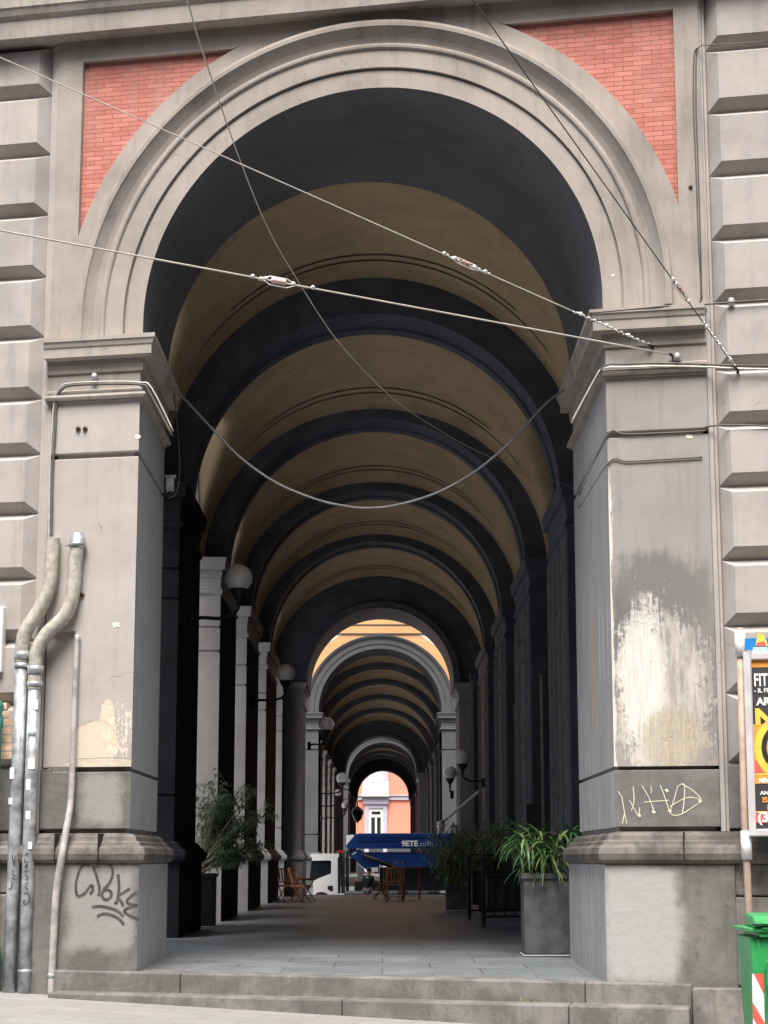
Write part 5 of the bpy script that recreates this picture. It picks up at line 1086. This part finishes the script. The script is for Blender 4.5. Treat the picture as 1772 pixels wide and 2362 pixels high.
m = MB(); q0 = z2(215,440,WB+.02); hb = (z2(215,240,WB+.02)-q0).z; m.extrude([q0, q0+du*1.1, q0+du*1.1+Vector((0,0,hb)), q0+Vector((0,0,hb))], -dn*.03); hd = P(m.build('header_panel', simple('blue_enamel', (.02,.22,.60), .35, 0, .05), NB))
m = MB(); c_ = q0+du*.43+dn*.002+Vector((0,0,hb*.5)); m.add([c_]+[c_+du*.095*math.cos(2*math.pi*i/28)+Vector((0,0,.095*math.sin(2*math.pi*i/28))) for i in range(28)], [(0,i+1,(i+1)%28+1) for i in range(28)]); P(m.build('round_badge', M['sticker'], NB, fix=False))
c_ = q0+du*.17+dn*.002+Vector((0,0,hb*.45)); m = MB(); m.add([c_+du*x+Vector((0,0,z)) for x,z in ((-.05,0),(.09,-.02),(.07,.05),(.04,.12),(-.02,.13))], [(0,1,2,3,4)]); P(m.build('emblem_yellow', MY, NB, fix=False)); m = MB(); m.add([c_+dn*.002+du*x+Vector((0,0,z)) for x,z in ((-.04,-.02),(.07,-.02),(.05,.04),(-.04,.02))], [(0,1,2,3)]); P(m.build('emblem_red', MR, NB, fix=False)); m = MB(); m.add([c_+dn*.002+du*x+Vector((0,0,z)) for x,z in ((-.09,-.105),(.10,-.105),(.08,-.03),(-.08,-.03))], [(0,1,2,3)]); P(m.build('emblem_caption', simple('pale_blue_print', (.45,.65,.85), .5), NB, fix=False))
# ============================================================ GREEN WHEELED BIN
YB = 19.2
def gb(px,py,Y=YB): return at(px,py,Y)
KG = 212/1295
def z4(x,y,Y=YB): return at(1560+x*KG, 2000+y*KG, Y)
zg = street_z(4,YB)
bl, tl = z4(940,2212), z4(905,910); top = z4(940,700)
h_rim = z4(1000,985).z
BIN = thing('wheeled_bin', 'large green wheeled waste bin with red and white reflective stripes at right edge', 'bin', (4.1,YB+.3,zg))
x0b, x0t = z4(1070,2212).x, z4(1045,985).x; W = 1.15
m = MB(); zb_ = zg+.08; zt_ = h_rim
xb0 = x0t+.05
vs = [(xb0,YB+.08,zb_),(xb0+W-.15,YB+.08,zb_),(xb0+W-.15,YB+.68,zb_),(xb0,YB+.68,zb_),(x0t,YB,zt_),(x0t+W,YB,zt_),(x0t+W,YB+.78,zt_),(x0t,YB+.78,zt_)]
m.add(vs, [(3,2,1,0),(4,5,6,7),(0,1,5,4),(1,2,6,5),(2,3,7,6),(3,0,4,7)]); P(m.build('body', M['greenplastic'], BIN, bevel=.03))
xr0 = z4(1010,850).x
m = MB(); zr0, zr1 = z4(1045,985).z, z4(1045,860).z
m.box((xr0,YB-.07,zr0+.05),(xr0+W+.2,YB+.86,zr1)); m.box((xr0+.10,YB-.045,zr0-.0),(xr0+W+.12,YB+.82,zr0+.05)); m.box((xr0+.12,YB-.085,zr0+.075),(xr0+W+.15,YB-.07,zr0+.10)); P(m.build('rim', M['greenplastic'], BIN, bevel=.012))
m = MB(); zl1 = top.z
m.extrude([Vector(p) for p in ((xr0+.06,YB-.05,zr1+.005),(xr0+.06,YB-.05,zr1+.05),(xr0+.09,YB+.2,zl1+.0),(xr0+.12,YB+.8,zl1+.02),(xr0+.12,YB+.8,zr1+.005))], (W,0,0)); P(m.build('lid', M['greenplastic'], BIN, bevel=.015))
m = MB(); m.box((z4(1055,800).x,YB-.10,z4(0,820).z),(xr0+W+.1,YB-.055,z4(0,795).z)); P(m.build('handle_slot', M['greendark'], BIN))
m = MB()
for xx in (1110,1190): m.box((z4(xx,1000).x,YB-.03,z4(0,1060).z),(z4(xx+12,1000).x,YB+.02,z4(0,960).z))
P(m.build('rib', M['greendark'], BIN))
sx0, sx1 = z4(1072,1500).x, z4(1238,1500).x; sz1 = z4(0,1505).z; yb_ = YB-.004
def byy(z): return YB+.08*(zt_-z)/(zt_-zb_)-.006
m = MB(); sz0 = sz1-.95; m.add([(sx0,byy(sz0),sz0),(sx1,byy(sz0),sz0),(sx1,byy(sz1),sz1),(sx0,byy(sz1),sz1)], [(0,1,2,3)]); P(m.build('reflective_strip', M['sticker'], BIN, fix=False))
m = MB(); ws = sx1-sx0
for k in range(5):
    za = sz1-k*.30; f = lambda x,z: Vector((x,byy(z)-.003,z))
    pl = [(sx0,za),(sx0,za-.15),(sx1,za-.15-.2),(sx1,za-.2)] if k else [(sx0+.02,sz1),(sx1,sz1),(sx1,sz1-.2)]
    if min(q[1] for q in pl) < sz0: continue
    m.add([f(*q) for q in (pl if k == 0 else [(x,min(z+.03,sz1)) for x,z in pl])], [list(range(len(pl)))])
P(m.build('red_stripe', MR, BIN, fix=False))
m = MB(); m.box((z4(1255,1310).x,YB-.16,z4(0,1680).z),(z4(1255,1310).x+.3,YB-.01,z4(0,1310).z)); P(m.build('lock_box', simple('bright_green_plastic', (.04,.45,.14), .4), BIN, bevel=.02))
for xx in (xb0+.1, xb0+W-.3):
    m = MB(); MM = Matrix.Translation((xx,YB+.2,zg+.1)) @ Matrix.Rotation(math.pi/2,4,'Y'); m.lathe([(.001,-.03),(.09,-.03),(.1,0),(.09,.03),(.001,.03)], 16, M=MM); P(m.build('wheel', M['iron'], BIN))
# weeds on the steps
t = tag(None or thing('weed_tuft', 'yellow green weeds growing at the back of the lower step', 'weed', onF(1240,2312,.25))); m = MB()
for k in range(60): leaf(m, (rng.uniform(-.22,.22),rng.uniform(-.02,.02),0), (rng.uniform(-.4,.4),rng.uniform(-.3,.1),1), rng.uniform(.03,.06), .004, .6, 3)
m.build('blades', M['leaf_light'], t, fix=False)

# small things fixed to the piers
for px,py,lab in ((181,989,'left of the pair of rusty bolt stubs on the left pier'),(197,989,'right of the pair of rusty bolt stubs on the left pier'),(190,1372,'bolt stub beside the right flexible conduit'),(1593,433,'dark bolt hole plug beside the upper right brick panel')):
    q = onF(px,py,.0); t = thing('bolt_stub', lab, 'bolt', q); m = MB(); MM = Matrix.Rotation(math.pi/2,4,'X'); m.lathe([(.001,.05),(.018,.045),(.02,-.02),(.001,-.03)], 8, M=MM); m.build('stub', M['iron'], t); m = MB(); m.lathe([(.001,.02),(.035,.018),(.035,0),(.001,0)], 10, M=MM); m.build('washer', simple('rusty_washer', (.22,.12,.07), .8), t)
m = MB()
for px,py,rr in ((318,1007,9),(268,1441,12),(1414,635,5),(1590,1007,9)):
    q = onF(px,py,.004); pts = []
    for i in range(9): an = 2*math.pi*i/9; k_ = rr*.0055*rng.uniform(.6,1.1); pts.append(q+Vector((CA,-SA,0))*k_*math.cos(an)+Vector((0,0,1))*k_*.7*math.sin(an))
    m2 = MB(); m2.add(pts, [list(range(9))]); P(m2.build('chipped_plaster', simple('chip_plaster', (.72,.66,.56), .9), B1, fix=False))
# open seams in the base moulding stones
for uu in (-4.12,-3.55,3.62):
    m = MB(); m.fbox(uu,uu+.012,1.31,1.66,-.05,.2385); P(m.build('moulding_joint', M['iron'], B1))
